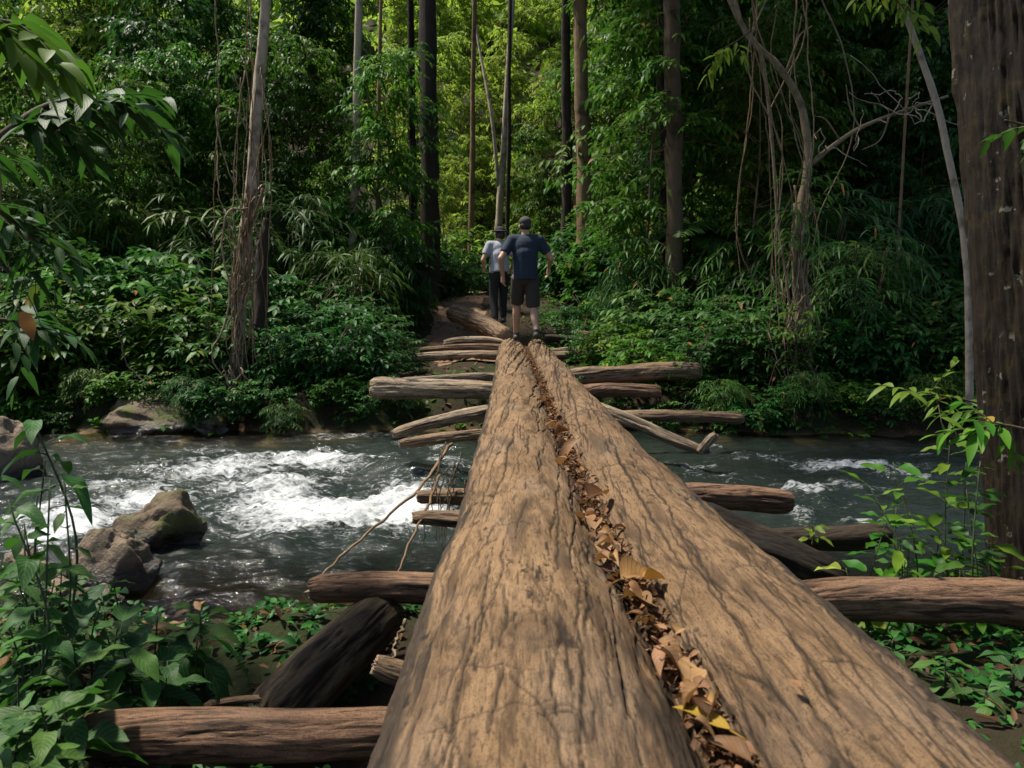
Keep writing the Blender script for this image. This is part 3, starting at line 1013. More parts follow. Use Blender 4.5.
UL, GL = "leafy understorey tree on the far bank left of the black trunk", "understorey trees left of the black trunk"
UR, GR = "dark leafy understorey tree in the forest right of the bridge", "understorey trees right of the bridge"
fill(scatter(12, -90, 400, 12.3, 15, 0.42, 0.72, (M_MID, M_DEEP, M_MID), 1), UL, GL)
fill(scatter(12, -110, 350, 15.5, 19, 0.72, 1.05, (M_MID, M_DEEP, M_MID, M_LIME), 2), UL, GL)
fill(scatter(12, -140, 260, 20, 27, 0.9, 1.3, (M_LIME, M_LIME, M_MID), 5), UL, GL)
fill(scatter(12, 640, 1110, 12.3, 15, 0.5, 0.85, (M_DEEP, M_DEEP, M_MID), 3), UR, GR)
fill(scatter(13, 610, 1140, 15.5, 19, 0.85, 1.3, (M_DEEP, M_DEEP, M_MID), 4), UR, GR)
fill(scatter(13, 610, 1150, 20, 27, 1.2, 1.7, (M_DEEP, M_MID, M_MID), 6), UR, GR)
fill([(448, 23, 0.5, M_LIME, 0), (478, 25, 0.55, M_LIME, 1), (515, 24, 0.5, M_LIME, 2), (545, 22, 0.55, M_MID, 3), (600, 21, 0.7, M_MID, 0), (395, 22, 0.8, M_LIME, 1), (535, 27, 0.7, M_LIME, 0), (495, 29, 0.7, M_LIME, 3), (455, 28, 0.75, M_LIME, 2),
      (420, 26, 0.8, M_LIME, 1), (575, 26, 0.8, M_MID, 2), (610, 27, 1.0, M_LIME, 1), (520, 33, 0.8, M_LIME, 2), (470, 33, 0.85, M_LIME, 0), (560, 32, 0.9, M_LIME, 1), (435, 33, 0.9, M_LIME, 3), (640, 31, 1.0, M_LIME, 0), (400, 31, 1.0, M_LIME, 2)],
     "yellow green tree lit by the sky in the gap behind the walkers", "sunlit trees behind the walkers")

# far forest: one mass
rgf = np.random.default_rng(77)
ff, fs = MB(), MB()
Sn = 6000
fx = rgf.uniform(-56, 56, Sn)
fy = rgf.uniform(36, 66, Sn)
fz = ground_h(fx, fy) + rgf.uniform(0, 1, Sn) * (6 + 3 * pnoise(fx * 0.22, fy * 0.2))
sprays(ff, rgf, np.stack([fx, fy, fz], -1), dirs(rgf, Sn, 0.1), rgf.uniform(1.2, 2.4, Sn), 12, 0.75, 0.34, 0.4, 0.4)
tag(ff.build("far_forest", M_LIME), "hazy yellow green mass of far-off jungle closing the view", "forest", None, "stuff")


# ------------------------------------------------------------------ named trees
def tree(name, label, pts, rad, bark, crown=None, n=14, lump=0.25, seed=0, segs=40, extra=None, rough=0.0):
    base = Vector(pts[0])
    t = thing(name, label, "tree", base)
    mb = MB()
    pth = smooth_path(pts, segs)
    tube(mb, pth - np.array(base), np.interp(np.linspace(0, 1, segs), np.linspace(0, 1, len(rad)), rad), n, lump, seed, rough=rough)
    if extra:
        for e, er in extra:
            q = smooth_path(e, 14)
            tube(mb, q - np.array(base), np.linspace(er[0], er[1], 14), 7, 0.15, seed + 3)
    tk = mb.build("trunk", bark, t)
    if crown:
        k, sc, mt = crown
        top = pth[-1] - np.array(base)
        c = meshobj("crown", CAN[k][0], CAN[k][2], t)
        c.location = top
        c.scale = (sc,) * 3
        c.rotation_euler = (0, 0, seed)
        c.material_slots[0].link = 'OBJECT'
        c.material_slots[0].material = mt
        li = meshobj("limbs", CAN[k][1], bark, tk)
        li.location = top
        li.scale = (sc,) * 3
        li.rotation_euler = (0, 0, seed)
    return t


def straight(x0, y0, x1, y1, Y, top=9.0, sink=0.35):
    a, b = at(x0, y0, Y), at(x1, y1, Y)
    d = (b - a)
    d = d / d.z
    pts = [a - d * sink, a + d * (b.z - a.z) * 0.5 + Vector((0.02, 0, 0)), b, b + d * max(1, top - b.z) + Vector((0.1, 0.1, 0))]
    return pts


tree("tree", "slender tree with a black trunk beside the earth path", straight(429, 300, 428, 10, 15.2, 25), (0.23, 0.185, 0.17, 0.13), M_BARK_DARK, (0, 1.0, M_MID), seed=1)
tree("tree", "pale blotched leaning tree trunk wrapped in vines at the stream's left edge",
     [at(234, 440, 9.3), at(237, 360, 9.3), at(243, 265, 9.35), at(251, 190, 9.3), at(258, 100, 9.3), at(266, 0, 9.3), at(270, -120, 9.3), at(278, -900, 9.5)],
     (0.088, 0.08, 0.074, 0.070, 0.066, 0.062, 0.05, 0.04), M_BARK_PALE, (1, 0.9, M_MID), seed=2, lump=0.3)
tree("tree", "dark rotten snag broken off short just behind the pale vine-wrapped trunk",
     [at(256, 430, 9.9), at(260, 330, 9.9), at(263, 250, 9.9), at(266, 218, 9.9)], (0.10, 0.09, 0.075, 0.03), M_BARK_DARK, None, seed=3, lump=0.5)
tree("tree", "thin pale pole-like tree left of the black trunk", straight(352, 258, 359, 0, 14.0, 17), (0.075, 0.07, 0.065, 0.05), M_BARK_PALE, (1, 0.8, M_MID), seed=4, n=10)
tree("tree", "very thin brown sapling between the pale pole tree and the black trunk", straight(376, 262, 380, 40, 14.6, 16), (0.045, 0.04, 0.035, 0.03), M_BARK_TAN, (0, 0.6, M_MID), seed=5, n=8)
tree("tree", "thin mossy trunk standing close behind the black trunk", straight(413, 268, 411, 40, 18, 25), (0.10, 0.09, 0.08, 0.06), M_BARK_MOSS_SHADED, (1, 0.8, M_MID), seed=6, n=10)
tree("tree", "slim brown trunk just right of the black trunk, above the path", straight(470, 262, 474, 30, 20, 25), (0.08, 0.07, 0.06, 0.05), M_BARK_TAN, (0, 0.9, M_LIME), seed=7, n=10)
tree("tree", "forked pale sapling rising above the front walker's head", straight(497, 245, 510, 40, 22, 25), (0.11, 0.09, 0.07, 0.05), M_BARK_PALE, (1, 0.9, M_LIME), seed=8, n=10,
     extra=[([at(499, 190, 22), at(492, 120, 22), at(478, 40, 22.5), at(470, -20, 22.5)], (0.06, 0.03))])
tree("tree", "dark thin trunk close beside the forked pale sapling", straight(507, 240, 510, 20, 20.5, 25), (0.06, 0.055, 0.05, 0.04), M_BARK_DARK, (0, 0.9, M_LIME), seed=9, n=10)
tree("tree", "tall tan trunk right of the walkers", straight(585, 285, 580, 0, 16.5, 25), (0.19, 0.15, 0.14, 0.11), M_BARK_TAN, (1, 1.1, M_MID), seed=10)
tree("tree", "dark slender trunk between the walkers and the tall tan trunk", straight(566, 285, 566, 0, 17.5, 25), (0.13, 0.11, 0.10, 0.08), M_BARK_DARK, (0, 0.9, M_MID), seed=11)
tree("tree", "mossy brown tree trunk behind the crossing poles right of the bridge", straight(674, 362, 672, 0, 12.2, 9.5), (0.135, 0.13, 0.125, 0.11), M_BARK_BROWN, (1, 1.0, M_DEEP), seed=12)
tree("tree", "narrow black trunk touching the mossy brown trunk on its left", straight(663, 330, 663, 0, 13.2, 9.5), (0.075, 0.07, 0.065, 0.05), M_BARK_DARK, (0, 0.8, M_DEEP), seed=13, n=10)
tree("tree", "thin bare sapling in the dark undergrowth right of the hanging vines", straight(892, 360, 899, 230, 10.8, 10), (0.024, 0.022, 0.02, 0.015), M_BARK_TAN, (1, 0.35, M_DEEP), seed=14, n=8)

# right-hand foreground tree, mossy, its shade put into the near-black bark colour, its base behind the thick crossing log
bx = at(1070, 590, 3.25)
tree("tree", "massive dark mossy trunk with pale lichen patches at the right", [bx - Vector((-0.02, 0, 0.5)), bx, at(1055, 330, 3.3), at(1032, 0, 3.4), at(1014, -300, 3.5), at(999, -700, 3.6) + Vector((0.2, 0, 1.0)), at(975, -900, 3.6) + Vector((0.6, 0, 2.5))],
     (0.34, 0.305, 0.30, 0.305, 0.29, 0.26, 0.2), M_BARK_MOSS_SHADED, (0, 1.3, M_DEEP), n=240, lump=0.0, seed=15, segs=700, rough=0.10)

# twisted liana tree on the right
ly = 9.6
tree("liana_tree", "twisted bare tree with vine roots and one branch reaching right",
     [at(806, 440, ly), at(803, 380, ly), at(799, 300, ly), at(797, 230, ly), at(808, 165, ly), at(801, 105, ly), at(778, 66, ly), at(752, 40, ly), at(730, 0, ly), at(705, -80, ly), at(690, -200, ly)],
     (0.075, 0.072, 0.07, 0.065, 0.05, 0.045, 0.038, 0.034, 0.032, 0.03, 0.03), M_VINE, (1, 0.7, M_DEEP), seed=16, segs=80, n=10,
     extra=[([at(806, 168, ly), at(830, 148, ly), at(860, 128, ly), at(900, 112, ly), at(948, 96, ly)], (0.038, 0.016)),
            ([at(786, 72, ly), at(794, 50, ly), at(800, 35, ly), at(812, 26, ly)], (0.018, 0.007)),
            ([at(860, 128, ly), at(850, 108, ly), at(846, 85, ly)], (0.012, 0.004)),
            ([at(890, 115, ly), at(880, 140, ly), at(862, 150, ly)], (0.012, 0.004)),
            ([at(840, 140, ly), at(826, 120, ly), at(815, 116, ly)], (0.012, 0.004))])
tree("tree", "pale lichen-spotted leaning sapling left of the massive dark trunk",
     [at(975, 330, 7.6) - Vector((0, 0, 0.8)), at(968, 290, 7.6), at(962, 225, 7.6), at(949, 160, 7.6), at(938, 108, 7.6), at(922, 60, 7.6), at(908, 20, 7.6), at(895, -30, 7.6), at(880, -120, 7.6), at(870, -260, 7.6)],
     (0.036, 0.034, 0.033, 0.032, 0.032, 0.031, 0.03, 0.028, 0.026, 0.025), M_BARK_PALE, (0, 0.6, M_MID), seed=17, n=10, segs=60)


# ------------------------------------------------------------------ vines
def vine(label, pts, r=(0.012, 0.008), mat=M_VINE, segs=36, jit=0.02, seed=0, group=None):
    mb = MB()
    q = smooth_path(pts, segs)
    k = np.arange(segs) * 0.5
    q[1:-1] += jit * np.stack([pnoise(k + seed, 1.5), pnoise(k + seed, 4.5), pnoise(k + seed, 8.5)], -1)[1:-1]
    c = q[0].copy()
    tube(mb, q - c, np.linspace(r[0], r[1], segs), 6, 0.2, seed)
    o = mb.build("vine", mat)
    o.location = c
    return tag(o, label, "vine", group)


vine("straight tan vine hanging left of the twisted liana tree", [at(722, -60, 9.4), at(742, 25, 9.4), at(762, 60, 9.4), at(771, 130, 9.4), at(776, 200, 9.4), at(783, 260, 9.4), at(790, 325, 9.4), at(782, 390, 9.4), at(778, 430, 9.4)], (0.022, 0.016), seed=3)
vine("long pale root vine bowing away from the pale leaning trunk", [at(250, 208, 9.1), at(228, 212, 9.0), at(222, 250, 9.0), at(230, 290, 9.0), at(222, 330, 9.0), at(212, 352, 9.0), at(222, 375, 9.0), at(240, 382, 9.0)], (0.012, 0.009), seed=5)
vine("thin looping vine arching out at the top of the root tangle", [at(246, 130, 9.1), at(236, 112, 9.0), at(216, 110, 8.9), at(222, 150, 8.9), at(236, 190, 8.9), at(245, 230, 9.0)], (0.009, 0.007), seed=6)
rgv = np.random.default_rng(5)
for k in range(18):
    a = rgv.uniform(-0.06, 0.06)
    y0, y1 = rgv.uniform(165, 280), rgv.uniform(350, 436)
    vx = lambda yy: np.interp(yy, [165, 265, 420], [252, 243, 236]) + rgv.normal(0, 7)
    ym = [y0 + (y1 - y0) * t for t in (0, .3, .6, 1)]
    vine("tan fibrous root vine clinging to the pale leaning trunk", [at(vx(y), y, 9.15 + rgv.uniform(-0.08, 0.1)) for y in ym], (rgv.uniform(0.008, 0.02), 0.008), M_BARK_TAN if k % 2 else M_VINE, 24, 0.03, k * 3.1, "root vines on the pale leaning trunk")
for k in range(20):
    y0, y1 = rgv.uniform(165, 310), rgv.uniform(370, 440)
    cx = lambda yy: np.interp(yy, [165, 300, 420], [804, 800, 803]) + rgv.normal(0, 8 + 0.04 * max(0, yy - 280))
    ym = [y0 + (y1 - y0) * t for t in (0, .3, .6, 1)]
    vine("tan root vine hanging down around the twisted liana tree", [at(cx(y), y, 9.4 + rgv.uniform(-0.1, 0.1)) for y in ym], (rgv.uniform(0.007, 0.02), 0.007), M_VINE, 24, 0.04, k * 2.7, "root vines on the liana tree")
for k in range(12):
    x0 = rgv.uniform(765, 820)
    vine("fine bare root drooping over the dark bank below the liana tree", [at(x0, rgv.uniform(330, 385), 9.2), at(x0 + rgv.normal(0, 12), 400, 9.0), at(x0 + rgv.normal(5, 18), rgv.uniform(415, 442), 8.8)], (0.008, 0.004), M_VINE, 18, 0.05, k * 1.9, "fine roots below the liana tree")
for k in range(9):
    x0 = rgv.uniform(205, 255)
    vine("fine bare root drooping over the water below the pale trunk", [at(x0, rgv.uniform(355, 385), 9.0), at(x0 + rgv.normal(0, 8), 400, 8.9), at(x0 + rgv.normal(0, 10), rgv.uniform(412, 432), 8.8)], (0.008, 0.004), M_VINE, 18, 0.05, k * 2.3, "fine roots below the pale trunk")
for k in range(9):
    x0, y0 = rgv.uniform(815, 945), 0
    yb = np.interp(x0, [806, 830, 860, 900, 948], [166, 148, 128, 112, 96])
    vine("bare grey twig tangled on the branch reaching right from the liana tree", [at(x0, yb, 9.55), at(x0 + rgv.normal(0, 14), yb - rgv.uniform(-25, 30), 9.4), at(x0 + rgv.normal(0, 26), yb - rgv.uniform(-40, 60), 9.3)], (0.009, 0.003), M_BARK_PALE, 16, 0.06, k * 4.7, "twigs on the liana branch")
for k in range(13):
    xt = rgv.uniform(730, 830)
    xb = np.interp(xt, [730, 830], [770, 825]) + rgv.normal(0, 14)
    yt, yb = rgv.uniform(-90, 20), rgv.uniform(300, 438)
    Yv = rgv.uniform(9.1, 10.2)
    vine("thin pale vine dangling around the twisted liana tree", [at(xt + (xb - xt) * t + rgv.normal(0, 13), yt + (yb - yt) * t, Yv) for t in (0, .2, .4, .6, .8, 1)], (rgv.uniform(0.005, 0.011), 0.005), (M_VINE, M_BARK_TAN)[k % 2], 40, 0.022, k * 3.9, "vines around the liana tree")
for k in range(14):
    xt, yt = rgv.uniform(215, 266), rgv.uniform(-90, 120)
    vine("thin vine dangling beside the pale leaning trunk", [at(xt + rgv.normal(0, 8), yt + (rgv.uniform(330, 430) - yt) * t, rgv.uniform(9.0, 9.5)) for t in (0, .3, .6, 1)], (rgv.uniform(0.005, 0.010), 0.004), (M_VINE, M_BARK_TAN)[k % 2], 34, 0.025, k * 5.3, "vines beside the pale trunk")
vine("thin dark twig lying across the bank shadow at the left", [at(118, 330, 8.9), at(128, 365, 8.9), at(150, 385, 8.8)], (0.012, 0.006), M_TWIG, 16, 0.03, 9)


# ------------------------------------------------------------------ logs
def log_mesh(cen, side, up, rad, vlen, nth_top, nth_bot, seed, cracks, lump, ridge, bark_f=None, crack_w=(0.0016, 0.0048), spiral=0.12, crack_len=(0.08, 0.6), knots=()):
    m = len(cen)
    tt = np.concatenate([np.linspace(-0.15 * np.pi, 1.15 * np.pi, nth_top, endpoint=False), np.linspace(1.15 * np.pi, 1.85 * np.pi, nth_bot, endpoint=False)])
    nt = len(tt)
    V, T = np.meshgrid(vlen, tt, indexing='ij')
    rr = rad[:, None]
    U = (T - np.pi / 2) * rr                        # arc length from the top
    cx, sx = np.cos(T), np.sin(T)
    D = lump * fbm(cx * 0.9 + seed, V * 1.4, sx * 0.9, 3) + 0.18 * lump * fbm(cx * 2.5 + seed, V * 3.0, sx * 2.5 + 4, 3)
    Us = U + spiral * V
    rid = fbm(cx * rr * 26 + seed, V * 1.6 + spiral * 4 * U, sx * rr * 26, 4, 0.6)
    flank = 0.14 + 0.86 * sst(0.5, 1.35, np.abs(T - np.pi / 2))
    D = D + ridge * rid * flank
    rg = np.random.default_rng(seed)
    cr = np.zeros_like(D)
    L = vlen[-1]
    for k in range(cracks):
        v0 = rg.uniform(vlen[0], L) if (rg.uniform() < 0.45 or L < 6) else 0.6 * (L / 0.6) ** rg.uniform()
        ln = rg.uniform(*crack_len) * (0.6 + 0.08 * max(0, v0))
        u0 = rg.uniform(-1.35, 1.35) * rad.mean()
        w = rg.uniform(*crack_w) * (0.75 + 0.16 * max(0, v0))
        if L > 6 and k < 34:                        # long splits along the grain
            ln = rg.uniform(0.5, 1.8) * (0.5 + 0.3 * max(0.3, v0))
            w = (0.0022 + 0.0011 * max(0, v0)) * rg.uniform(0.7, 1.3)
            u0 = rg.uniform(-1.0, 1.0) * rad.mean()
        arc = rg.uniform() < 0.10 and k >= 34
        if L > 6 and k >= 34 and rg.uniform() < 0.07:           # a crack that runs over the top of the log
            ua, ub = sorted(rg.uniform(-1.0, 1.0, 2) * rad.mean())
            ub = min(ub, ua + 0.22)
            a1, a2 = rg.normal(0, 0.35) - 0.25, rg.uniform(-2.2, 2.2)
            wt = min(0.022, 0.0016 + 0.0016 * max(0.3, v0) ** 1.5) * rg.uniform(0.5, 1.1)
            span = 0.3 + 0.05 * v0
            i0, i1 = np.searchsorted(vlen, [v0 - span, v0 + span])
            if i1 - i0 < 2:
                continue
            vv, uu = V[i0:i1], U[i0:i1]
            sc_ = 0.8 + 0.22 * max(0, v0)
            cv = v0 + sc_ * (a1 * (uu - ua) + a2 * (uu - ua) ** 2 + 0.018 * pnoise(uu * 30 + k * 3.1, 0.5))
            en = np.clip(np.minimum(uu - ua, ub - uu) / (0.2 * (ub - ua) + 1e-4), 0, 1)
            g = np.exp(-((vv - cv) / (wt * (0.4 + 0.6 * en) * (1 + 0.5 * pnoise(uu * 40 + k, 3.3)) + 1e-4)) ** 2) * (en > 0)
            cr[i0:i1] = np.maximum(cr[i0:i1], g * rg.uniform(0.75, 1.0))
            D[i0:i1] -= g * 0.004
            continue
        i0, i1 = np.searchsorted(vlen, [v0 - 0.06, v0 + ln + 0.06])
        if i1 - i0 < 2:
            continue
        vv, uu = V[i0:i1], U[i0:i1]
        s = np.clip((vv - v0) / ln, 0, 1)
        if arc:                                     # a flake edge that swings across the log
            amp = rg.uniform(0.04, 0.11) * rg.choice([-1, 1])
            cu = u0 + amp * s ** 2 + 0.012 * pnoise(vv * 14 + k, 0.5)
            w2 = w * (1 + 4 * abs(amp) * s)
        else:
            cu = u0 + spiral * 0.6 * (vv - v0) + 0.018 * pnoise(vv * 4 + k * 3.7, 0.5) + 0.005 * pnoise(vv * 25 + k, 2.5)
            w2 = w
        endf = np.maximum(np.minimum(1, np.minimum(vv - v0, v0 + ln - vv) / (0.3 * ln)), 0)
        g = np.exp(-(np.abs(uu - cu) / np.maximum(w2 * (0.3 + 0.7 * endf) * (0.85 + 0.3 * pnoise(vv * 18 + k, 6.5)), 1e-4)) ** 2) * (endf > 0)
        cr[i0:i1] = np.maximum(cr[i0:i1], g * rg.uniform(0.8, 1.0))
        D[i0:i1] -= g * w * 1.2
    fl = sst(0.55, 1.2, np.abs(T - np.pi / 2))
    stk = np.where(V > 2.6, fbm(cx * rr * 60 + seed * 3, V * 1.5 + 5 * U, sx * rr * 60, 4, 0.65), fbm(cx * rr * 110 + seed * 3, V * 3.0 + 5 * U, sx * rr * 110, 4, 0.65)) if L > 6 else fbm(cx * rr * 90 + seed * 3, V * 2.5, sx * rr * 90, 4, 0.65)
    pat = sst(0.0, 0.55, fbm(cx * rr * 7 + seed, V * 1.1, sx * rr * 7 + 2, 3) * 0.8 + 0.55 * fl - 0.05)
    sk = sst(0.46, 0.58, stk) * sst(0.15, 0.5, pat)
    spots = sst(0.55, 0.68, fbm(cx * rr * 34 + seed, V * 17, sx * rr * 34 + 5, 4, 0.6)) * sst(0.0, 0.4, fbm(cx * rr * 5 + seed, V * 2.0, sx * rr * 5 + 8, 2))
    sk = np.maximum(sk, spots)
    cr = np.maximum(cr, 0.85 * sk)
    D = D - 0.0012 * sk
    stain = np.clip(0.85 * sst(0.2, 0.75, fbm(cx * rr * 9 + seed * 2, V * 1.7, sx * rr * 9 + 9, 4)), 0, 1)
    for (ku, kv, kr) in knots:
        q = np.sqrt((U - ku) ** 2 + ((V - kv) * 0.8) ** 2) / kr
        wob = q + 0.18 * fbm(U * 22, V * 18, seed, 3)
        ringf = np.exp(-((wob - 1.0) / 0.16) ** 2) + 0.7 * np.exp(-((wob - 0.55) / 0.12) ** 2)
        cr = np.maximum(cr, 0.7 * ringf * (0.5 + 0.5 * pnoise(U * 30, V * 24, 2.0)))
        D = D + 0.004 * np.exp(-(wob / 0.8) ** 2) - 0.003 * ringf
        stain = np.maximum(stain, 0.55 * np.exp(-(wob / 0.9) ** 4))
    bk = np.zeros_like(D)
    if bark_f is not None:
        bk = bark_f(U, V, cx * rr, sx * rr)
        D = D + 0.006 * bk + 0.004 * bk * fbm(cx * rr * 40, V * 9, sx * rr * 40, 3)
    rad2 = rr + D
    P = cen[:, None] + side[None, None] * (cx * rad2)[..., None] + up[None, None] * (sx * rad2)[..., None]
    i, j = np.meshgrid(np.arange(m - 1), np.arange(nt), indexing='ij')
    j2 = (j + 1) % nt
    q = np.stack([i * nt + j, (i + 1) * nt + j, (i + 1) * nt + j2, i * nt + j2], -1).reshape(-1, 4)
    a = np.stack([np.clip(cr, 0, 1), np.clip(bk, 0, 1), stain], -1).reshape(-1, 3)
    uvw = np.stack([cx * rr, V + 0.25 * spiral * U, sx * rr], -1).reshape(-1, 3)
    return P, q, a, uvw


def finish_log(name, P, q, a, uvw, mat, parent=None, ends=(True, True)):
    m, nt = P.shape[:2]
    v = P.reshape(-1, 3)
    c = v.mean(0)
    mb = MB()
    mb.add(v - c, None, q, a)
    o = mb.build(name, mat, parent)
    at_ = o.data.attributes.new("uvw", 'FLOAT_VECTOR', 'POINT')
    at_.data.foreach_set("vector", uvw.astype(np.float32).ravel())
    o.location = c
    for e, k in ((ends[0], 0), (ends[1], m - 1)):
        if not e:
            continue
        ring = P[k] - c
        cc = ring.mean(0)
        ax = (P[k] - P[1 if k == 0 else m - 2]).mean(0)
        ax /= np.linalg.norm(ax)
        vs, tr = [ring], []
        for f, b in ((0.92, 0.07), (0.6, 0.10), (0.3, 0.12)):
            rr = np.linalg.norm(ring - cc, axis=1).mean()
            vs.append(cc + (ring - cc) * f + ax * rr * (b + 0.07 * pnoise(np.arange(nt) * 0.4, f * 9 + k)[:, None]))
        vv = np.concatenate(vs + [(cc + ax * np.linalg.norm(ring - cc, axis=1).mean() * 0.11)[None]])
        qs = []
        for r in range(3):
            for j in range(nt):
                j2 = (j + 1) % nt
                f4 = [r * nt + j, r * nt + j2, (r + 1) * nt + j2, (r + 1) * nt + j]
                qs.append(f4 if k else f4[::-1])
        tr = [[3 * nt + j, 3 * nt + (j + 1) % nt, 4 * nt] for j in range(nt)]
        if not k:
            tr = [t[::-1] for t in tr]
        mb2 = MB()
        mb2.add(vv, tr, qs)
        mb2.build("cut_end", M_END if mat != M_LOG_DARK else M_BARK_DARK, o)
    return o


# the two bridge logs
def ring_ys(y0, y1):
    ys, y = [y0], y0
    while y < y1:
        y += max(0.0042, 0.0038 * abs(y)) if y > 0.4 else 0.02
        ys.append(y)
    return np.array(ys)


BRIDGE_TOP = 0.95


def main_log(label, xs, rs, zoff, mat, seed, cracks, bark_f, y1, knots=()):
    Ys = ring_ys(-0.7, y1)
    x = np.interp(Ys, xs[0], xs[1]) + 0.010 * pnoise(Ys * 0.7, seed + 0.5)
    x = np.convolve(np.pad(x, 20, mode='edge'), np.ones(41) / 41, 'valid')
    r = np.interp(Ys, rs[0], rs[1])
    z = BRIDGE_TOP - r + np.interp(Ys, zoff[0], zoff[1]) + 0.006 * pnoise(Ys * 0.9, seed + 3.5)
    cen = np.stack([x, Ys, z], -1)
    P, q, a, uvw = log_mesh(cen, np.array([-1.0, 0, 0]), np.array([0, 0, 1.0]), r, Ys, 280, 40, seed, cracks, 0.014, 0.0065, bark_f, knots=knots)
    o = finish_log("bridge_log", P, q, a, uvw, mat)
    return tag(o, label, "log")


def bark_shade_left(U, V, X, Z):
    edge = sst(0.12, 0.28, -U) * 0.9 + sst(0.12, 0.25, U) * 0.7  # bark along both flanks, widened and darkened to paint in side shade
    return sst(0.40, 0.66, edge * 0.9 + 0.45 * fbm(X * 18, V * 3.2, Z * 18, 4))


def bark_shade_right(U, V, X, Z):
    e = sst(-0.04, 0.18, U) * 0.66 * (0.35 + 0.65 * sst(3.6, 1.2, V)) + 0.3 * sst(0.14, 0.24, np.abs(U))  # real bark patches, enlarged so the flank also carries painted shade
    return sst(0.40, 0.62, e + 0.42 * fbm(X * 13 + 3, V * 3.0, Z * 13, 6, 0.65))


main_log("smooth tan log with long dark cracks, left half of the bridge", ((-0.7, 1.4, 2.1, 3.0, 5.9, 11.6), (0.02, 0.028, 0.028, 0.03, 0.045, -0.02)),
         ((-0.7, 1.38, 2.1, 2.96, 5.9, 11.6), (0.31, 0.278, 0.245, 0.21, 0.203, 0.195)), ((-0.7, 3, 11.6), (0, 0, 0.0)), M_LOG_L, 31, 330, bark_shade_left, 11.6, knots=((0.0, 1.26, 0.06), (0.05, 0.98, 0.035)))
main_log("rougher log with dark bark patches, right half of the bridge", ((-0.7, 1.25, 2.0, 2.9, 5.3, 11.2), (0.60, 0.535, 0.485, 0.445, 0.412, 0.37)),
         ((-0.7, 1.25, 2.0, 2.9, 5.3, 11.2), (0.245, 0.225, 0.20, 0.175, 0.166, 0.15)), ((-0.7, 3, 11.2), (0, 0, 0.0)), M_LOG_R, 57, 300, bark_shade_right, 11.2, knots=((0.05, 1.75, 0.035),))


def cross_log(label, A, B, rA, rB, mat, seed, group=None, bend=0.02, cat="log", name="cross_log", cracks=26, barkiness=0.3, segs=None, lump=None):
    A, B = np.array(A), np.array(B)
    L = np.linalg.norm(B - A)
    m = segs or int(np.clip(L / 0.012, 60, 220))
    s = np.linspace(0, 1, m)
    t = (B - A) / L
    side = np.cross(t, np.array([0, 0, 1.0]))
    side /= np.linalg.norm(side)
    up = np.cross(side, t)
    cen = A + (B - A) * s[:, None] + up * (bend * L * np.sin(np.pi * s))[:, None] + side * (0.02 * L * pnoise(s * 3 + seed, 0.5))[:, None] + up * (0.012 * L * pnoise(s * 3 + seed, 5.5))[:, None]
    r = rA + (rB - rA) * s
    r = r * (1 - 0.28 * np.exp(-s * L / 0.03) - 0.28 * np.exp(-(1 - s) * L / 0.03))
    rm = (rA + rB) / 2

    def bf(U, V, X, Z):
        return sst(0.25, 0.5, 0.5 * fbm(X * 5 / rm * 0.3 + seed, V * 3.5, Z * 5 / rm * 0.3, 4) + (barkiness - 0.35))
    P, q, a, uvw = log_mesh(cen, side, up, r, s * L, 72, 24, seed, cracks, lump if lump else 0.17 * rm, 0.085 * rm, bf, (0.03 * rm, 0.08 * rm), crack_len=(0.1 * L, 0.5 * L))
    # ragged ends
    k = np.arange(P.shape[1])
    for e, sg in ((0, 1), (m - 1, -1)):
        P[e] += t * sg * ((0.5 if rm < 0.06 else 0.2) * rm * pnoise(k * 0.35, seed + e)[:, None])
    o = finish_log(name, P, q, a, uvw, mat)
    return tag(o, label, cat, group)


def clog(label, x0, y0, x1, y1, Y, th0, th1, mat, seed, Y1=None, **kw):
    Y1 = Y1 or Y
    return cross_log(label, at(x0, y0, Y), at(x1, y1, Y1), th0 / 2 * Y / F_PX, th1 / 2 * Y1 / F_PX, mat, seed, **kw)


# left side of the bridge, far to near
clog("pale broken stub topmost of the far left crossing poles", 444, 343, 505, 343, 11.7, 7, 8, M_LOG_GREY, 201, bend=0.05)
clog("thin pale pole second from the top of the far left crossing poles", 420, 350, 520, 348, 11.5, 6, 7, M_LOG_BROWN, 202)
clog("long pale pole lowest of the three at the far left of the bridge", 404, 359, 530, 355, 11.1, 9, 9, M_LOG_GREY, 203)
clog("thick blunt log crossing under the bridge on the left, above the rapids", 371, 388, 540, 395, 8.2, 22, 16, M_LOG_GREY, 204, barkiness=0.4)
clog("thin pale pole lying behind the thick blunt log", 400, 381, 545, 379, 8.6, 8, 8, M_LOG_GREY, 205)
clog("pale-ended weathered pole slanting over the rapids on the left", 393, 434, 492, 411, 6.2, 11, 15, M_LOG_GREY, 206, Y1=6.5, barkiness=0.45)
clog("dark thin pole just below the pale-ended slanting pole", 400, 444, 500, 434, 6.1, 10, 12, M_LOG_BROWN, 207, barkiness=0.45)
clog("short dark stub poking from under the left log above the foam", 418, 496, 500, 500, 3.9, 13, 17, M_LOG_BROWN, 208, barkiness=0.45)
clog("lower short dark stub beneath the one above the foam", 414, 518, 500, 524, 3.55, 16, 20, M_LOG_BROWN, 209, barkiness=0.5)
clog("reddish sawn log sticking out left of the bridge over the shallows", 313, 589, 520, 594, 2.55, 32, 34, M_LOG_RED, 210, barkiness=0.35)
clog("big brown log lying across the bottom left under the bridge", 68, 741, 480, 736, 1.72, 54, 52, M_LOG_RED, 211, barkiness=0.36, lump=0.006)
clog("short broken stub between the leaning trunk and the left bridge log", 376, 664, 440, 690, 1.95, 26, 24, M_LOG_BROWN, 212)
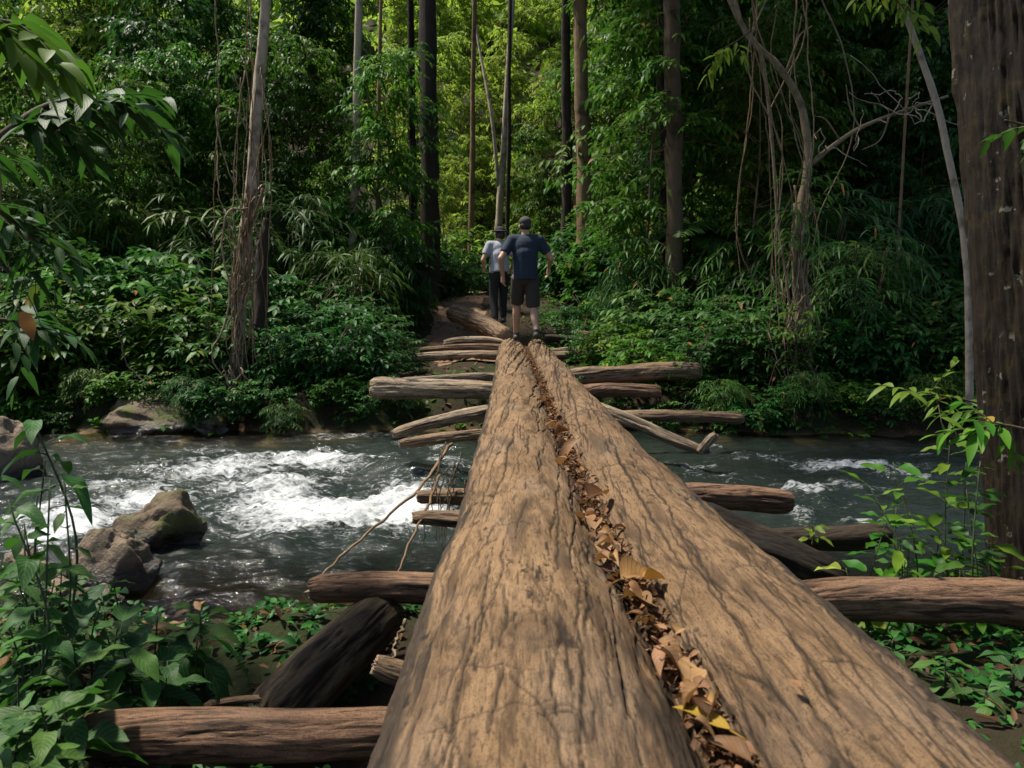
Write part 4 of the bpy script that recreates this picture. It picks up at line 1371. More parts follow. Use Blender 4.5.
clog("dark bark-covered trunk leaning down from the reddish log to the bank", 392, 606, 268, 722, 2.55, 50, 74, M_BARKLOG, 213, Y1=2.15, barkiness=0.5, lump=0.014)
clog("thin gnarled root lying on the bank behind the big brown log", 205, 706, 300, 700, 2.15, 9, 7, M_LOG_BROWN, 214, bend=0.05)
# right side
clog("pale pole uppermost of the far right crossing poles", 545, 352, 594, 350, 11.5, 6, 6, M_LOG_GREY, 221)
clog("brown pole beneath the pale one at the far right of the bridge", 540, 358, 612, 354, 11.2, 10, 9, M_LOG_BROWN, 222)
clog("thick straight brown log pointing right with a pale sawn end", 535, 382, 700, 371, 9.0, 19, 17, M_LOG_BROWN, 223)
clog("darker log half hidden under the thick straight brown log", 555, 395, 660, 391, 8.8, 15, 13, M_LOG_RED, 224)
clog("slim level pole running right just above the dark water", 590, 420, 743, 418, 7.4, 12, 12, M_LOG_BROWN, 225)
clog("grey pole slanting down into the water right of the bridge", 575, 402, 702, 452, 7.1, 15, 11, M_LOG_GREY, 226, Y1=6.6)
clog("small pale stub at the foot of the slanting grey pole", 699, 452, 716, 435, 6.55, 8, 10, M_LOG_GREY, 227, segs=40)
clog("splintered reddish brown log end jutting right over the stream", 620, 503, 790, 499, 3.75, 28, 26, M_LOG_RED, 228, barkiness=0.45)
clog("mossy rotten log lying at the water's edge right of the bridge", 715, 545, 886, 537, 3.35, 20, 26, M_LOG_DARK, 229, Y1=3.5, barkiness=0.2)
clog("dark root mass slanting from the bridge to the right bank", 690, 520, 840, 585, 3.2, 48, 40, M_LOG_DARK, 230, Y1=3.0, barkiness=0.8, lump=0.02)
clog("thick dark log with a reddish split top running out to the right", 740, 603, 1090, 610, 2.42, 44, 46, M_LOG_RED, 231, barkiness=0.42, lump=0.007)
# far end
clog("stout log running up from the bridge end to the earth path", 508, 338, 452, 312, 11.8, 20, 17, M_LOG_BROWN, 233, Y1=13.2)
clog("dark pole lying on the ground right of the front walker", 545, 338, 604, 343, 12.0, 8, 6, M_LOG_DARK, 234, Y1=11.8)
clog("second dark pole on the ground beyond the first, right of the walkers", 542, 331, 590, 335, 12.6, 8, 6, M_LOG_BROWN, 235, Y1=12.3)


def twig(label, pts, r, mat=M_TWIG, group=None, seed=0):
    mb = MB()
    q = smooth_path(pts, 24)
    c = q[0].copy()
    q[1:-1] += 0.015 * np.stack([pnoise(np.arange(24) * .6 + seed, 1.5), pnoise(np.arange(24) * .6 + seed, 4.5), pnoise(np.arange(24) * .6 + seed, 8.5)], -1)[1:-1]
    tube(mb, q - c, np.linspace(r[0], r[1], 24), 6, 0.15, seed)
    o = mb.build("twig", mat)
    o.location = c
    return tag(o, label, "twig", group)


twig("long thin stick slanting from the bridge down across the rapids", [at(452, 444, 4.9), at(420, 486, 4.3), at(365, 535, 3.8), at(312, 582, 3.5)], (0.012, 0.005), M_BARK_TAN, seed=1)
twig("shorter stick slanting beside the stubs under the left log", [at(440, 475, 3.8), at(420, 520, 3.5), at(394, 576, 3.2)], (0.008, 0.004), M_BARK_TAN, seed=2)
twig("bent pale root between the leaning trunk and the bridge", [at(405, 620, 2.2), at(396, 640, 2.15), at(391, 660, 2.1)], (0.006, 0.004), M_VINE, seed=3)
for k in range(9):
    x0, y0 = RNG.uniform(436, 468), RNG.uniform(440, 500)
    twig("fine dark rootlet hanging from the left flank of the bridge", [at(x0, y0, 3.9), at(x0 - RNG.uniform(0, 12), y0 + 35, 3.8), at(x0 - RNG.uniform(0, 25), y0 + RNG.uniform(60, 100), 3.7)], (0.004, 0.002), M_TWIG, "rootlets under the bridge", k * 3.3)


# ------------------------------------------------------------------ dead leaves between the logs
def dead_leaf(label, px, py, z, L, W, az, tint, pitch=0.2, roll=0.3, curl=0.3, fold=0.5, group=None):
    c = on_plane(px, py, z)
    mb = MB()
    d = np.array([math.cos(az) * math.cos(pitch), math.sin(az) * math.cos(pitch), math.sin(pitch)])
    up = np.array([roll * -math.sin(az), roll * math.cos(az), 1.0])
    leaf_batch(mb, -d * L / 2, d, up, L, W, curl, fold, tint, rows=np.linspace(0.06, 0.95, 14), wav=0.02, rip=0.10)
    tube(mb, [tuple(-d * L / 2 - d * L * 0.25), tuple(-d * L / 2)], (0.0015, 0.0015), 5, tint=tint)
    o = mb.build("dead_leaf", M_DRYLEAF)
    o.location = c
    return tag(o, label, "dead leaf", group)


Z0 = BRIDGE_TOP - 0.045
dead_leaf("large orange tan curled leaf, topmost big leaf in the gap between the logs", 638, 570, Z0, 0.10, 0.075, 0.5, 0.78, 0.25, -0.4, 0.35, 0.7)
dead_leaf("orange cupped leaf lying right of the large curled tan leaf", 655, 577, Z0, 0.055, 0.05, 0.1, 0.95, 0.3, 0.5, 0.3, 0.9)
dead_leaf("long narrow brown leaf folded along the gap below the large curled leaf", 640, 597, Z0 - 0.02, 0.10, 0.035, 1.9, 0.60, -0.1, 0.2, 0.2, 0.8)
dead_leaf("small pale crumpled leaf standing alone on the right log's edge", 678, 627, Z0, 0.035, 0.032, 0.9, 0.74, 0.5, -0.3, 0.5, 1.0)
dead_leaf("large pale tan leaf with holes lowest in the gap", 690, 668, Z0, 0.085, 0.05, 1.35, 0.72, 0.15, -0.35, 0.2, 0.35)
dead_leaf("bright yellow strip of leaf under the pale tan leaf", 700, 712, Z0 - 0.015, 0.12, 0.026, 2.15, 1.0, 0.0, 0.3, 0.15, 0.6)
dead_leaf("dark brown curled leaf right of the yellow strip", 713, 700, Z0, 0.06, 0.045, 1.1, 0.10, 0.3, 0.5, 0.4, 1.0)
dead_leaf("pinkish tan scrap of leaf beside the pale holed leaf", 703, 684, Z0 + 0.005, 0.035, 0.03, 0.2, 0.65, 0.2, -0.2, 0.3, 0.6)
dead_leaf("brown twisted leaf at the bottom of the gap nearest the camera", 728, 745, Z0 - 0.02, 0.08, 0.03, 2.2, 0.45, 0.1, 0.3, 0.2, 0.9)
dead_leaf("tan pointed leaf high in the gap where the litter widens", 583, 515, Z0, 0.10, 0.06, 1.9, 0.62, 0.15, -0.3, 0.3, 0.5)
dead_leaf("brown crumpled leaf on the right log beside the pointed tan leaf", 598, 490, Z0 + 0.01, 0.11, 0.08, 0.9, 0.30, 0.3, -0.2, 0.4, 0.8)
dead_leaf("pale curled leaf just below the pointed tan leaf", 596, 522, Z0, 0.075, 0.045, 1.4, 0.70, 0.3, 0.2, 0.3, 0.8)
dead_leaf("small brown leaf resting on bare wood of the right log near the bottom", 795, 682, BRIDGE_TOP + 0.003, 0.03, 0.012, 1.8, 0.55, 0.05, 0.1, 0.15, 0.4)
rgd = np.random.default_rng(8)
for k in range(60):
    yy = 470 + 265 * rgd.uniform() ** 0.9
    xx = np.interp(yy, [470, 500, 560, 600, 650, 700, 740], [568, 578, 612, 636, 668, 693, 716]) + rgd.normal(0, 7)
    dead_leaf("small brown leaf among the litter in the gap between the logs", xx, yy, Z0 - rgd.uniform(0.005, 0.06), rgd.uniform(0.02, 0.055), rgd.uniform(0.012, 0.03), rgd.uniform(0, 6.28), rgd.uniform(0.0, 0.5),
              rgd.normal(0, 0.3), rgd.normal(0, 0.5), rgd.uniform(0.1, 0.4), rgd.uniform(0.3, 1.0), "small leaves in the gap")
for k in range(26):
    yy = 395 + 330 * rgd.uniform() ** 0.8
    xx = np.interp(yy, [395, 470, 500, 560, 600, 650, 700, 740], [546, 572, 584, 616, 640, 672, 697, 720]) + rgd.normal(0, 5)
    sz_ = rgd.uniform(0.035, 0.065) * (1.0 + 0.9 * (yy < 480))
    dead_leaf("pale tan curled leaf on top of the dark litter in the gap", xx, yy, Z0 + rgd.uniform(-0.02, 0.005), sz_, sz_ * rgd.uniform(0.4, 0.7), rgd.uniform(0, 6.28), rgd.uniform(0.55, 0.8),
              rgd.normal(0, 0.4), rgd.normal(0, 0.5), rgd.uniform(0.3, 0.9), rgd.uniform(0.6, 1.6), "pale leaves in the gap")
dead_leaf("orange brown dead leaf hanging among dark foliage at the left edge", 27, 322, at(27, 322, 2.6).z, 0.10, 0.05, 1.2, 0.5, -1.2, 0.3, 0.1, 0.5).location = at(27, 325, 2.6)
dead_leaf("tan dead leaf standing at the far left edge above the ground leaves", 6, 662, 0.6, 0.075, 0.06, 1.2, 0.45, 0.9, 0.3, 0.2, 0.4).location = at(5, 662, 1.75)
for (x_, y_, Y_, t_, lb) in ((1008, 713, 2.0, 0.95, "orange dead leaf in the shade under the thick right log"), (984, 724, 2.0, 0.9, "yellowish dead leaf left of the orange one under the right log"), (1004, 730, 1.95, 0.6, "brown dead leaf lowest in the shade under the right log")):
    dead_leaf(lb, x_, y_, 0.5, 0.07, 0.04, RNG.uniform(0, 6), t_, 0.3, 0.3, 0.2, 0.5).location = at(x_, y_, Y_)

# fine litter in the gap: nobody could count it
N = 3600
ly_ = 0.8 + 10.0 * rgd.uniform(size=N) ** 1.25
gapx = np.interp(ly_, [0.9, 1.38, 2.1, 2.96, 5.9, 11], [0.325, 0.308, 0.278, 0.25, 0.247, 0.195])
lx_ = gapx + rgd.normal(0, 0.022, N) * (0.7 + 0.7 * sst(0.1, 0.7, pnoise(ly_ * 1.3, 3.7)))
lz_ = BRIDGE_TOP - 0.095 + 0.55 * np.abs(lx_ - gapx) + rgd.uniform(-0.035, 0.02, N)
dl = dirs(rgd, N, 0.1)
mb = MB()
ll_ = rgd.uniform(0.012, 0.042, N)
leaf_batch(mb, np.stack([lx_, ly_, lz_], -1) - unit(dl) * ll_[:, None] / 2, dl, np.array([0, 0, 1.0]) + 0.5 * rgd.normal(size=(N, 3)), ll_, ll_ * rgd.uniform(0.3, 0.7, N), 0.2, rgd.uniform(0, 0.9, N), rgd.uniform(0, 1, N) ** 1.2)
tag(mb.build("leaf_litter", M_LITTER), "brown crumbled leaf litter filling the groove between the bridge logs", "leaf litter", None, "stuff")


# ------------------------------------------------------------------ ground cover
def cover(name, label, n, xr, yr, mat, seed, lL=0.09, h=0.22, mask=None, flat=False):
    rg = np.random.default_rng(seed)
    x = rg.uniform(*xr, n)
    y = rg.uniform(*yr, n)
    k = mask(x, y, rg) if mask else np.ones(n, bool)
    x, y = x[k], y[k]
    z = ground_h(x, y)
    mb = MB()
    if flat:
        d = dirs(rg, len(x), 0.0)
        ll = lL * rg.uniform(0.6, 1.3, len(x))
        leaf_batch(mb, np.stack([x, y, z + rg.uniform(0.005, 0.05, len(x))], -1), d, np.array([0, 0, 1.0]) + 0.35 * rg.normal(size=d.shape), ll, ll * 0.45, 0.15, 0.4, rg.uniform(0, 1, len(x)))
    else:
        hh = h * rg.uniform(0.3, 1.0, len(x))
        d = dirs(rg, len(x), 0.6)
        sprays(mb, rg, np.stack([x, y, z], -1), d + np.array([0, 0, 0.5]), hh * 1.2, 6, lL, lL * 0.5, 0.35, 0.3)
    return tag(mb.build(name, mat), label, "ground cover", None, "stuff")


def m_far(x, y, rg):
    d = y - y_far(x)
    onpath = (np.abs(x + 0.6) < 1.15) & (y > 10.2)
    return (d > -0.08) & (~onpath | (rg.uniform(size=len(x)) < 0.06)) & (np.abs(x - 0.1) > 0.45)


def m_near(x, y, rg):
    d = y_near(x) - y
    return (d > 0.02) & ((x < -0.42) | (x > 0.9)) & (rg.uniform(size=len(x)) < np.where(x < 0, 0.8, 0.7))


cover("undergrowth", "low green undergrowth covering the far bank", 5200, (-11, 11), (8.4, 17), M_MID, 301, 0.10, 0.30, m_far)
cover("undergrowth", "low leafy undergrowth on the near bank below the bridge", 2600, (-3.2, 3.4), (0.9, 3.9), M_DEEP, 302, 0.05, 0.13, m_near)  # deep leaf colour stands in for the shade down here
cover("leaf_litter", "brown fallen leaves scattered on the near bank", 2500, (-3.2, 3.4), (0.6, 3.6), M_LITTER, 303, 0.06, 0.2, lambda x, y, rg: (y_near(x) - y > 0.05), True)
cover("leaf_litter", "brown fallen leaves scattered over the far bank and path", 5000, (-8, 8), (8.7, 18), M_LITTER, 304, 0.09, 0.2, lambda x, y, rg: (y - y_far(x) > 0.1), True)


# ------------------------------------------------------------------ near plants with big leaves
HR = np.linspace(0.07, 0.95, 9)


def big_plant(label, base, top, n, lL, lW, seed, group=None, mat=None, droop=0.35, name="leafy_plant", upl=0.25, stem_r=0.004, lean=None, first=0.25, tint=(0.05, 0.94)):
    base, top = np.array(base), np.array(top)
    rg = np.random.default_rng(seed)
    t = thing(name, label, "plant", tuple(base), group=group)
    ax = top - base
    H = np.linalg.norm(ax)
    mid = base + ax * 0.5 + rg.normal(size=3) * 0.06 * H
    pth = smooth_path([base, mid, top], 14) - base
    st = MB()
    tube(st, pth, np.linspace(stem_r, stem_r * 0.5, 14), 6, 0.1, seed)
    f = MB()
    u = first + (1 - first) * (np.arange(n) + 0.5) / n
    pos = np.stack([np.interp(u, np.linspace(0, 1, 14), pth[:, c]) for c in range(3)], -1)
    az = np.arange(n) * 2.4 + rg.uniform(0, 6)
    d = np.stack([np.cos(az), np.sin(az), rg.normal(upl, 0.25, n)], -1)
    pet = lL * rg.uniform(0.15, 0.4, n)
    ll = lL * rg.uniform(0.7, 1.2, n)
    pb = pos + unit(d) * pet[:, None]
    leaf_batch(f, pb, d + np.array([0, 0, -0.2]), np.array([0, 0, 1.0]) + 0.25 * rg.normal(size=(n, 3)), ll, ll * lW / lL, droop * rg.uniform(0.5, 1.4, n), rg.uniform(0.15, 0.5, n), rg.uniform(*tint, n), HR, wav=0.015)
    for k in range(n):
        tube(st, [pos[k], (pos[k] + pb[k]) / 2 + np.array([0, 0, 0.003]), pb[k]], (stem_r * 0.5, stem_r * 0.4, stem_r * 0.35), 4, cap=False)
    f.build("leaves", mat or M_BROAD, t)
    st.build("stem", M_STEM, t)
    return t


rgp = np.random.default_rng(21)
for k in range(26):
    px, py = rgp.uniform(-20, 150), rgp.uniform(600, 770)
    if px > 50 and py > 690:
        px -= 90
    Y = float(np.interp(py, [600, 770], [2.5, 1.5])) + rgp.uniform(-0.1, 0.1)
    tp = at(px, py - 25, Y)
    bs = Vector((tp.x + rgp.normal(0, 0.03), tp.y + 0.03, min(float(ground_h(tp.x, tp.y)) - 0.02, tp.z - 0.08)))
    big_plant("low plant with broad dark green leaves on the bank at bottom left", bs, tp, int(rgp.integers(8, 13)), rgp.uniform(0.06, 0.10), rgp.uniform(0.03, 0.05), 700 + k, "broad-leaved plants at bottom left")
# low plants, bottom left
for k, (px, py, Y) in enumerate(((25, 760, 1.55), (60, 735, 1.6), (20, 700, 1.7), (60, 690, 1.75), (150, 680, 2.0), (70, 665, 1.9), (10, 640, 1.9), (120, 665, 2.0), (165, 690, 2.0), (45, 625, 2.1), (150, 640, 2.3), (100, 625, 2.3), (15, 790, 1.4), (30, 775, 1.45), (185, 670, 2.3), (45, 745, 1.5))):
    tp = at(px + rgp.normal(0, 8), py - rgp.uniform(15, 40), Y)
    bs = Vector((tp.x + rgp.normal(0, 0.03), tp.y + 0.03, min(float(ground_h(tp.x, tp.y)) - 0.02, tp.z - 0.08)))
    big_plant("low plant with broad dark green leaves on the bank at bottom left", bs, tp, int(rgp.integers(7, 12)), 0.125, 0.062, 400 + k, "broad-leaved plants at bottom left")
# named plants on the left
g = lambda px, py, Y: Vector((at(px, py, Y).x, Y, float(ground_h(at(px, py, Y).x, Y)) - 0.03))
big_plant("tall leafy stem rising at the left edge in front of the brown boulder", g(46, 650, 2.1), at(33, 418, 2.15), 7, 0.115, 0.05, 431, first=0.72, stem_r=0.005, droop=0.7, tint=(0.5, 0.94))
big_plant("leaning leafy stem below the tall stem at the left edge", g(30, 650, 1.9), at(50, 480, 2.0), 11, 0.085, 0.04, 432, first=0.35, droop=0.5)
big_plant("bushy leafy stem at the far left edge of the water", g(2, 680, 1.8), at(8, 500, 1.9), 12, 0.09, 0.045, 433, first=0.25, droop=0.5)
big_plant("leafy stem beside the rocks in front of the low flat rock", g(70, 660, 2.2), at(62, 560, 2.3), 10, 0.075, 0.035, 434, first=0.3)
big_plant("upright plant with pale top leaves at the water's edge", g(205, 690, 2.35), at(200, 612, 2.35), 9, 0.095, 0.05, 435, first=0.55, tint=(0.6, 0.94))
big_plant("plant with one big hanging oval leaf over the dark hollow", g(188, 700, 2.2), at(197, 640, 2.2), 4, 0.125, 0.07, 436, first=0.8, droop=1.6, upl=-0.3, tint=(0.3, 0.7))
big_plant("small bright feathery-leaved bush on the mossy edge near the shallows", g(295, 690, 2.95), at(292, 612, 2.95), 34, 0.055, 0.024, 437, first=0.2, mat=M_MID, tint=(0.5, 0.94))
big_plant("low bright plant just left of the feathery-leaved bush", g(262, 690, 2.8), at(258, 650, 2.8), 20, 0.05, 0.024, 438, first=0.2, mat=M_MID, tint=(0.3, 0.9))
big_plant("single small blue green leaf plant behind the big brown log", g(258, 712, 1.95), at(258, 712, 1.95), 3, 0.05, 0.032, 439, first=0.6)
big_plant("small shrubby plant low on the mossy bank edge by the root", g(330, 700, 2.7), at(328, 650, 2.7), 16, 0.05, 0.025, 440, first=0.2, mat=M_MID)

for k in range(12):
    px, py = rgp.uniform(-10, 75), rgp.uniform(440, 600)
    Y = rgp.uniform(1.9, 2.5)
    big_plant("slender leafy stem among those crowding the left edge of the stream", g(px + rgp.normal(0, 15), 650, Y), at(px, py, Y), int(rgp.integers(7, 13)), rgp.uniform(0.06, 0.095), rgp.uniform(0.028, 0.045), 800 + k, "slender stems at the left edge", first=0.3, droop=0.5, tint=(0.05, 0.9))
# right bank
big_plant("slender plant with flat bright leaves in front of the massive trunk", g(915, 650, 2.75), at(893, 462, 2.8), 9, 0.10, 0.042, 451, first=0.55, tint=(0.6, 0.94), mat=M_MID, droop=0.15)
big_plant("bright leafy stem between the slender plant and the massive trunk", g(955, 640, 2.9), at(950, 440, 2.95), 20, 0.10, 0.042, 452, first=0.35, tint=(0.5, 0.94), mat=M_MID, droop=0.2)
big_plant("low plant with one large pale yellow green leaf by the mossy log", g(850, 600, 2.75), at(846, 568, 2.75), 5, 0.10, 0.065, 453, first=0.5, tint=(0.9, 0.95), mat=M_LIME)
big_plant("small bright green sprig on the mossy rotten log", at(812, 545, 3.3), at(812, 525, 3.3), 8, 0.07, 0.03, 454, first=0.2, tint=(0.7, 0.94), mat=M_MID)
for k, (px, py, Y) in enumerate(((880, 580, 2.8), (920, 590, 2.7), (960, 570, 2.8), (905, 560, 2.95), (980, 595, 2.6), (870, 600, 2.65), (985, 540, 2.9), (940, 530, 3.0))):
    big_plant("low broad-leaved plant on the right bank behind the thick log", g(px, py + 40, Y), at(px, py, Y), 9, 0.11, 0.05, 460 + k, "plants behind the thick right log", mat=M_MID, droop=0.2, tint=(0.2, 0.9))
for k in range(9):
    px, py, Y = rgp.uniform(868, 995), rgp.uniform(455, 575), rgp.uniform(2.6, 3.0)
    big_plant("flat-leaved sapling among those crowding the water's edge beside the massive trunk", g(px + rgp.normal(0, 12), 640, Y), at(px, py, Y), int(rgp.integers(8, 14)), rgp.uniform(0.075, 0.11), rgp.uniform(0.032, 0.046), 850 + k, "flat-leaved saplings beside the massive trunk", first=0.4, mat=(M_MID, M_BROAD, M_DEEP)[k % 3], droop=0.18, tint=(0.1, 0.8))
for k, (px, py, Y) in enumerate(((870, 665, 2.1), (905, 690, 2.0), (945, 660, 2.1), (890, 640, 2.2), (960, 720, 1.9), (925, 730, 1.85), (985, 690, 2.0), (1015, 655, 2.1))):
    big_plant("dim leafy plant in the shade under the thick right log", g(px, py + 40, Y), at(px, py, Y), 9, 0.075, 0.036, 480 + k, "plants in shade under the thick right log")


def leaf_branch(label, pts, r, n_sp, lL, lW, seed, mat=M_BROAD, L=0.35, spread=0.9, tint=(0.0, 0.8), group=None, droop=0.35, upb=-0.05, n=7):
    rg = np.random.default_rng(seed)
    q = smooth_path(pts, 30)
    c = q[0].copy()
    t = thing("leafy_branch", label, "branch", tuple(c), group=group)
    st, f = MB(), MB()
    tube(st, q - c, np.linspace(r[0], r[1], 30), 7, 0.15, seed)
    u = rg.uniform(0.15, 1, n_sp)
    b = np.stack([np.interp(u, np.linspace(0, 1, 30), q[:, k]) for k in range(3)], -1) - c
    d = dirs(rg, n_sp, upb)
    ax = (q[-1] - q[0]) / np.linalg.norm(q[-1] - q[0])
    d = d + ax * 0.9
    sprays(f, rg, b, d, L * rg.uniform(0.6, 1.2, n_sp), n, lL, lW, droop, 0.5, tint, spread, twig=st, rows=HR[::2], thin=0.003)
    f.build("leaves", mat, t)
    st.build("bough", M_TWIG, t)
    return t


# overhanging boughs, top left
leaf_branch("dark overhanging bough with broad leaves at the upper left edge", [at(-160, 230, 2.3), at(-20, 150, 2.4), at(50, 105, 2.5), at(120, 100, 2.6)], (0.02, 0.006), 22, 0.115, 0.048, 501, L=0.26, tint=(0.0, 0.5))
leaf_branch("bright green leafy bough in the top left corner", [at(-160, 10, 2.0), at(-40, 15, 2.05), at(25, 25, 2.1)], (0.012, 0.004), 9, 0.11, 0.055, 502, L=0.22, mat=M_MID, tint=(0.4, 0.9))
leaf_branch("drooping bough of long ribbed leaves below the dark overhanging bough", [at(-180, 190, 2.4), at(-40, 200, 2.5), at(5, 215, 2.6), at(40, 245, 2.7)], (0.014, 0.005), 15, 0.10, 0.034, 503, L=0.22, tint=(0.0, 0.6), droop=0.35)
leaf_branch("shaded leafy bough lowest of the three at the left edge", [at(-180, 330, 2.6), at(-60, 320, 2.7), at(5, 320, 2.8), at(40, 325, 2.9)], (0.012, 0.005), 12, 0.09, 0.038, 504, L=0.20, tint=(0.0, 0.5), droop=0.3)
# right side sprays crossing the trunk
leaf_branch("flat spray of small leaves reaching in just left of the massive trunk", [at(1010, 415, 4.2), at(965, 400, 4.1), at(905, 392, 4.0)], (0.008, 0.003), 7, 0.12, 0.036, 505, mat=M_MID, L=0.25, tint=(0.5, 0.9), droop=0.1, upb=0.0)
leaf_branch("leafy twig crossing in front of the massive trunk", [at(1060, 440, 2.6), at(1000, 425, 2.6), at(950, 438, 2.6)], (0.006, 0.003), 5, 0.085, 0.032, 506, mat=M_MID, L=0.16, tint=(0.4, 0.9), droop=0.15, upb=0.0)
leaf_branch("leafy sprig growing from the massive trunk near the pale lichen", [at(1080, 150, 2.9), at(1040, 130, 2.75), at(1005, 120, 2.7)], (0.006, 0.003), 5, 0.07, 0.035, 507, L=0.14, tint=(0.1, 0.5))
leaf_branch("yellow green leaf spray hanging at the top above the pale sapling", [at(860, -60, 7.4), at(880, -20, 7.4), at(905, 10, 7.4)], (0.012, 0.005), 9, 0.13, 0.055, 508, mat=M_LIME, L=0.4, tint=(0.4, 0.95))
leaf_branch("yellow green sprig on the vine left of the twisted liana tree", [at(752, 30, 9.3), at(735, 42, 9.2), at(716, 52, 9.2)], (0.01, 0.004), 4, 0.15, 0.05, 509, mat=M_LIME, L=0.28, tint=(0.5, 0.95))

leaf_branch("narrow-leaved climber clinging around the fork of the liana tree", [at(800, 270, 9.3), at(802, 220, 9.3), at(812, 175, 9.3)], (0.008, 0.004), 26, 0.17, 0.03, 510, mat=M_BLADE, L=0.5, tint=(0.3, 0.95), droop=0.6)
leaf_branch("pale green climber hanging low on the liana tree's roots", [at(790, 400, 9.1), at(796, 350, 9.1), at(800, 310, 9.1)], (0.008, 0.004), 18, 0.13, 0.04, 511, mat=M_MID, L=0.4, tint=(0.5, 0.95), droop=0.5)

# ------------------------------------------------------------------ people
def prim_mesh(prims):
    mb = MB()
    for p_ in prims:
        if p_[0] == 'e':                            # ellipsoid
            c, s = np.array(p_[1]), np.array(p_[2])
            n, m = 20, 12
            P, T = np.meshgrid(np.linspace(0.01, np.pi - 0.01, m), np.arange(n) / n * 2 * np.pi, indexing='ij')
            v = c + np.stack([np.sin(P) * np.cos(T), np.sin(P) * np.sin(T), np.cos(P)], -1) * s
            i, j = np.meshgrid(np.arange(m - 1), np.arange(n), indexing='ij')
            j2 = (j + 1) % n
            k = np.arange(n)
            v = np.concatenate([v.reshape(-1, 3), v[0].mean(0)[None], v[-1].mean(0)[None]])
            tr = np.concatenate([np.stack([np.full(n, m * n), k, (k + 1) % n], -1), np.stack([np.full(n, m * n + 1), (m - 1) * n + (k + 1) % n, (m - 1) * n + k], -1)])
            mb.add(v, tr, np.stack([i * n + j, (i + 1) * n + j, (i + 1) * n + j2, i * n + j2], -1).reshape(-1, 4))
        else:                                       # tapered limb through joints
            pts, rs = p_[1], p_[2]
            q = smooth_path(pts, 6 * len(pts)) if len(pts) > 2 else smooth_path(pts, 8)
            rr = np.interp(np.linspace(0, 1, len(q)), np.linspace(0, 1, len(rs)), rs)
            tube(mb, q, rr, 14)
            if p_[0] == 'l':                        # rounded joints
                for c, r_ in ((pts[0], rs[0]), (pts[-1], rs[-1])):
                    sub = prim_mesh([('e', c, (r_, r_, r_))])
                    mb.add(np.concatenate(sub.v), np.concatenate(sub.t), np.concatenate(sub.q))
    return mb


def fuse(name, prims, mat, parent, voxel=0.009, smooth=12):
    """One continuous surface grown from the joints."""
    o = prim_mesh(prims).build(name, mat, parent)
    md = o.modifiers.new("r", 'REMESH')
    md.mode = 'VOXEL'
    md.voxel_size = voxel
    md.use_smooth_shade = True
    sm = o.modifiers.new("s", 'SMOOTH')
    sm.factor = 0.5
    sm.iterations = smooth
    dg = bpy.context.evaluated_depsgraph_get()
    me = bpy.data.meshes.new_from_object(o.evaluated_get(dg))
    o.modifiers.clear()
    o.data = me
    if not me.materials:
        me.materials.append(mat)
    me.polygons.foreach_set("use_smooth", np.ones(len(me.polygons), bool))
    return o


def hand(w, d, side, s=1.0):
    """Palm, four fingers and a thumb hanging from a wrist; d = hanging direction."""
    w, d = np.array(w), np.array(d) / np.linalg.norm(d)
    f = np.array([0, 1.0, 0])
    f = f - d * f.dot(d)
    f /= np.linalg.norm(f)
    inw = np.cross(d, f) * side
    out = [('l', [tuple(w), tuple(w + d * 0.085 * s)], (0.026 * s, 0.034 * s))]
    for k, L in enumerate((0.070, 0.080, 0.075, 0.058)):
        b = w + d * 0.085 * s + f * (0.030 - 0.021 * k) * s
        m = b + d * L * 0.5 * s + inw * 0.008 * s
        e = m + d * L * 0.42 * s + inw * 0.028 * s
        out.append(('l', [tuple(b), tuple(m), tuple(e)], (0.0105 * s, 0.0095 * s, 0.008 * s)))
    b = w + d * 0.03 * s + f * 0.022 * s
    out.append(('l', [tuple(b), tuple(b + d * 0.03 * s + f * 0.028 * s), tuple(b + d * 0.062 * s + f * 0.034 * s + inw * 0.014 * s)], (0.014 * s, 0.012 * s, 0.009 * s)))
    return out


M_SKIN = plain("skin", (0.44, 0.25, 0.165), 0.55, 0.08)
M_NAVY = plain("navy_cloth", (0.014, 0.024, 0.042), 0.9, 0.3)
M_SHORTS = plain("dark_shorts_cloth", (0.035, 0.030, 0.022), 0.9, 0.3)
M_CAP = plain("grey_cap_cloth", (0.05, 0.045, 0.043), 0.9, 0.2)
M_PALE = plain("pale_grey_cloth", (0.30, 0.31, 0.34), 0.9, 0.12)
M_BLACK = plain("black_cloth", (0.012, 0.012, 0.013), 0.9, 0.3)
M_HAIR = plain("dark_hair", (0.02, 0.014, 0.010), 0.5, 0.4, 200)
M_SHOE = plain("dark_shoe", (0.05, 0.042, 0.035), 0.7, 0.3)


def head_prims(c, s=1.0):
    c = np.array(c)
    e = lambda o, r_: ('e', tuple(c + np.array(o) * s), tuple(np.array(r_) * s))
    return [e((0, -0.005, 0.02), (0.076, 0.092, 0.098)), e((0, 0.03, -0.05), (0.058, 0.062, 0.07)), e((0, 0.097, -0.015), (0.014, 0.022, 0.024)),
            e((0.079, -0.005, -0.01), (0.012, 0.022, 0.032)), e((-0.079, -0.005, -0.01), (0.012, 0.022, 0.032)),
            e((0.032, 0.083, 0.012), (0.014, 0.012, 0.010)), e((-0.032, 0.083, 0.012), (0.014, 0.012, 0.010)), e((0, 0.088, -0.065), (0.026, 0.012, 0.009)), e((0, 0.08, -0.1), (0.026, 0.02, 0.02))]


def shoe(a, toe_up, parent):
    a = np.array(a)
    return [('l', [tuple(a + (0, -0.03, -0.055)), tuple(a + (0, 0.06, -0.062)), tuple(a + (0, 0.16, -0.068 + toe_up))], (0.042, 0.042, 0.034)), ('t', [tuple(a + (0, 0, -0.05)), tuple(a + (0, 0, 0.03))], (0.044, 0.044))]


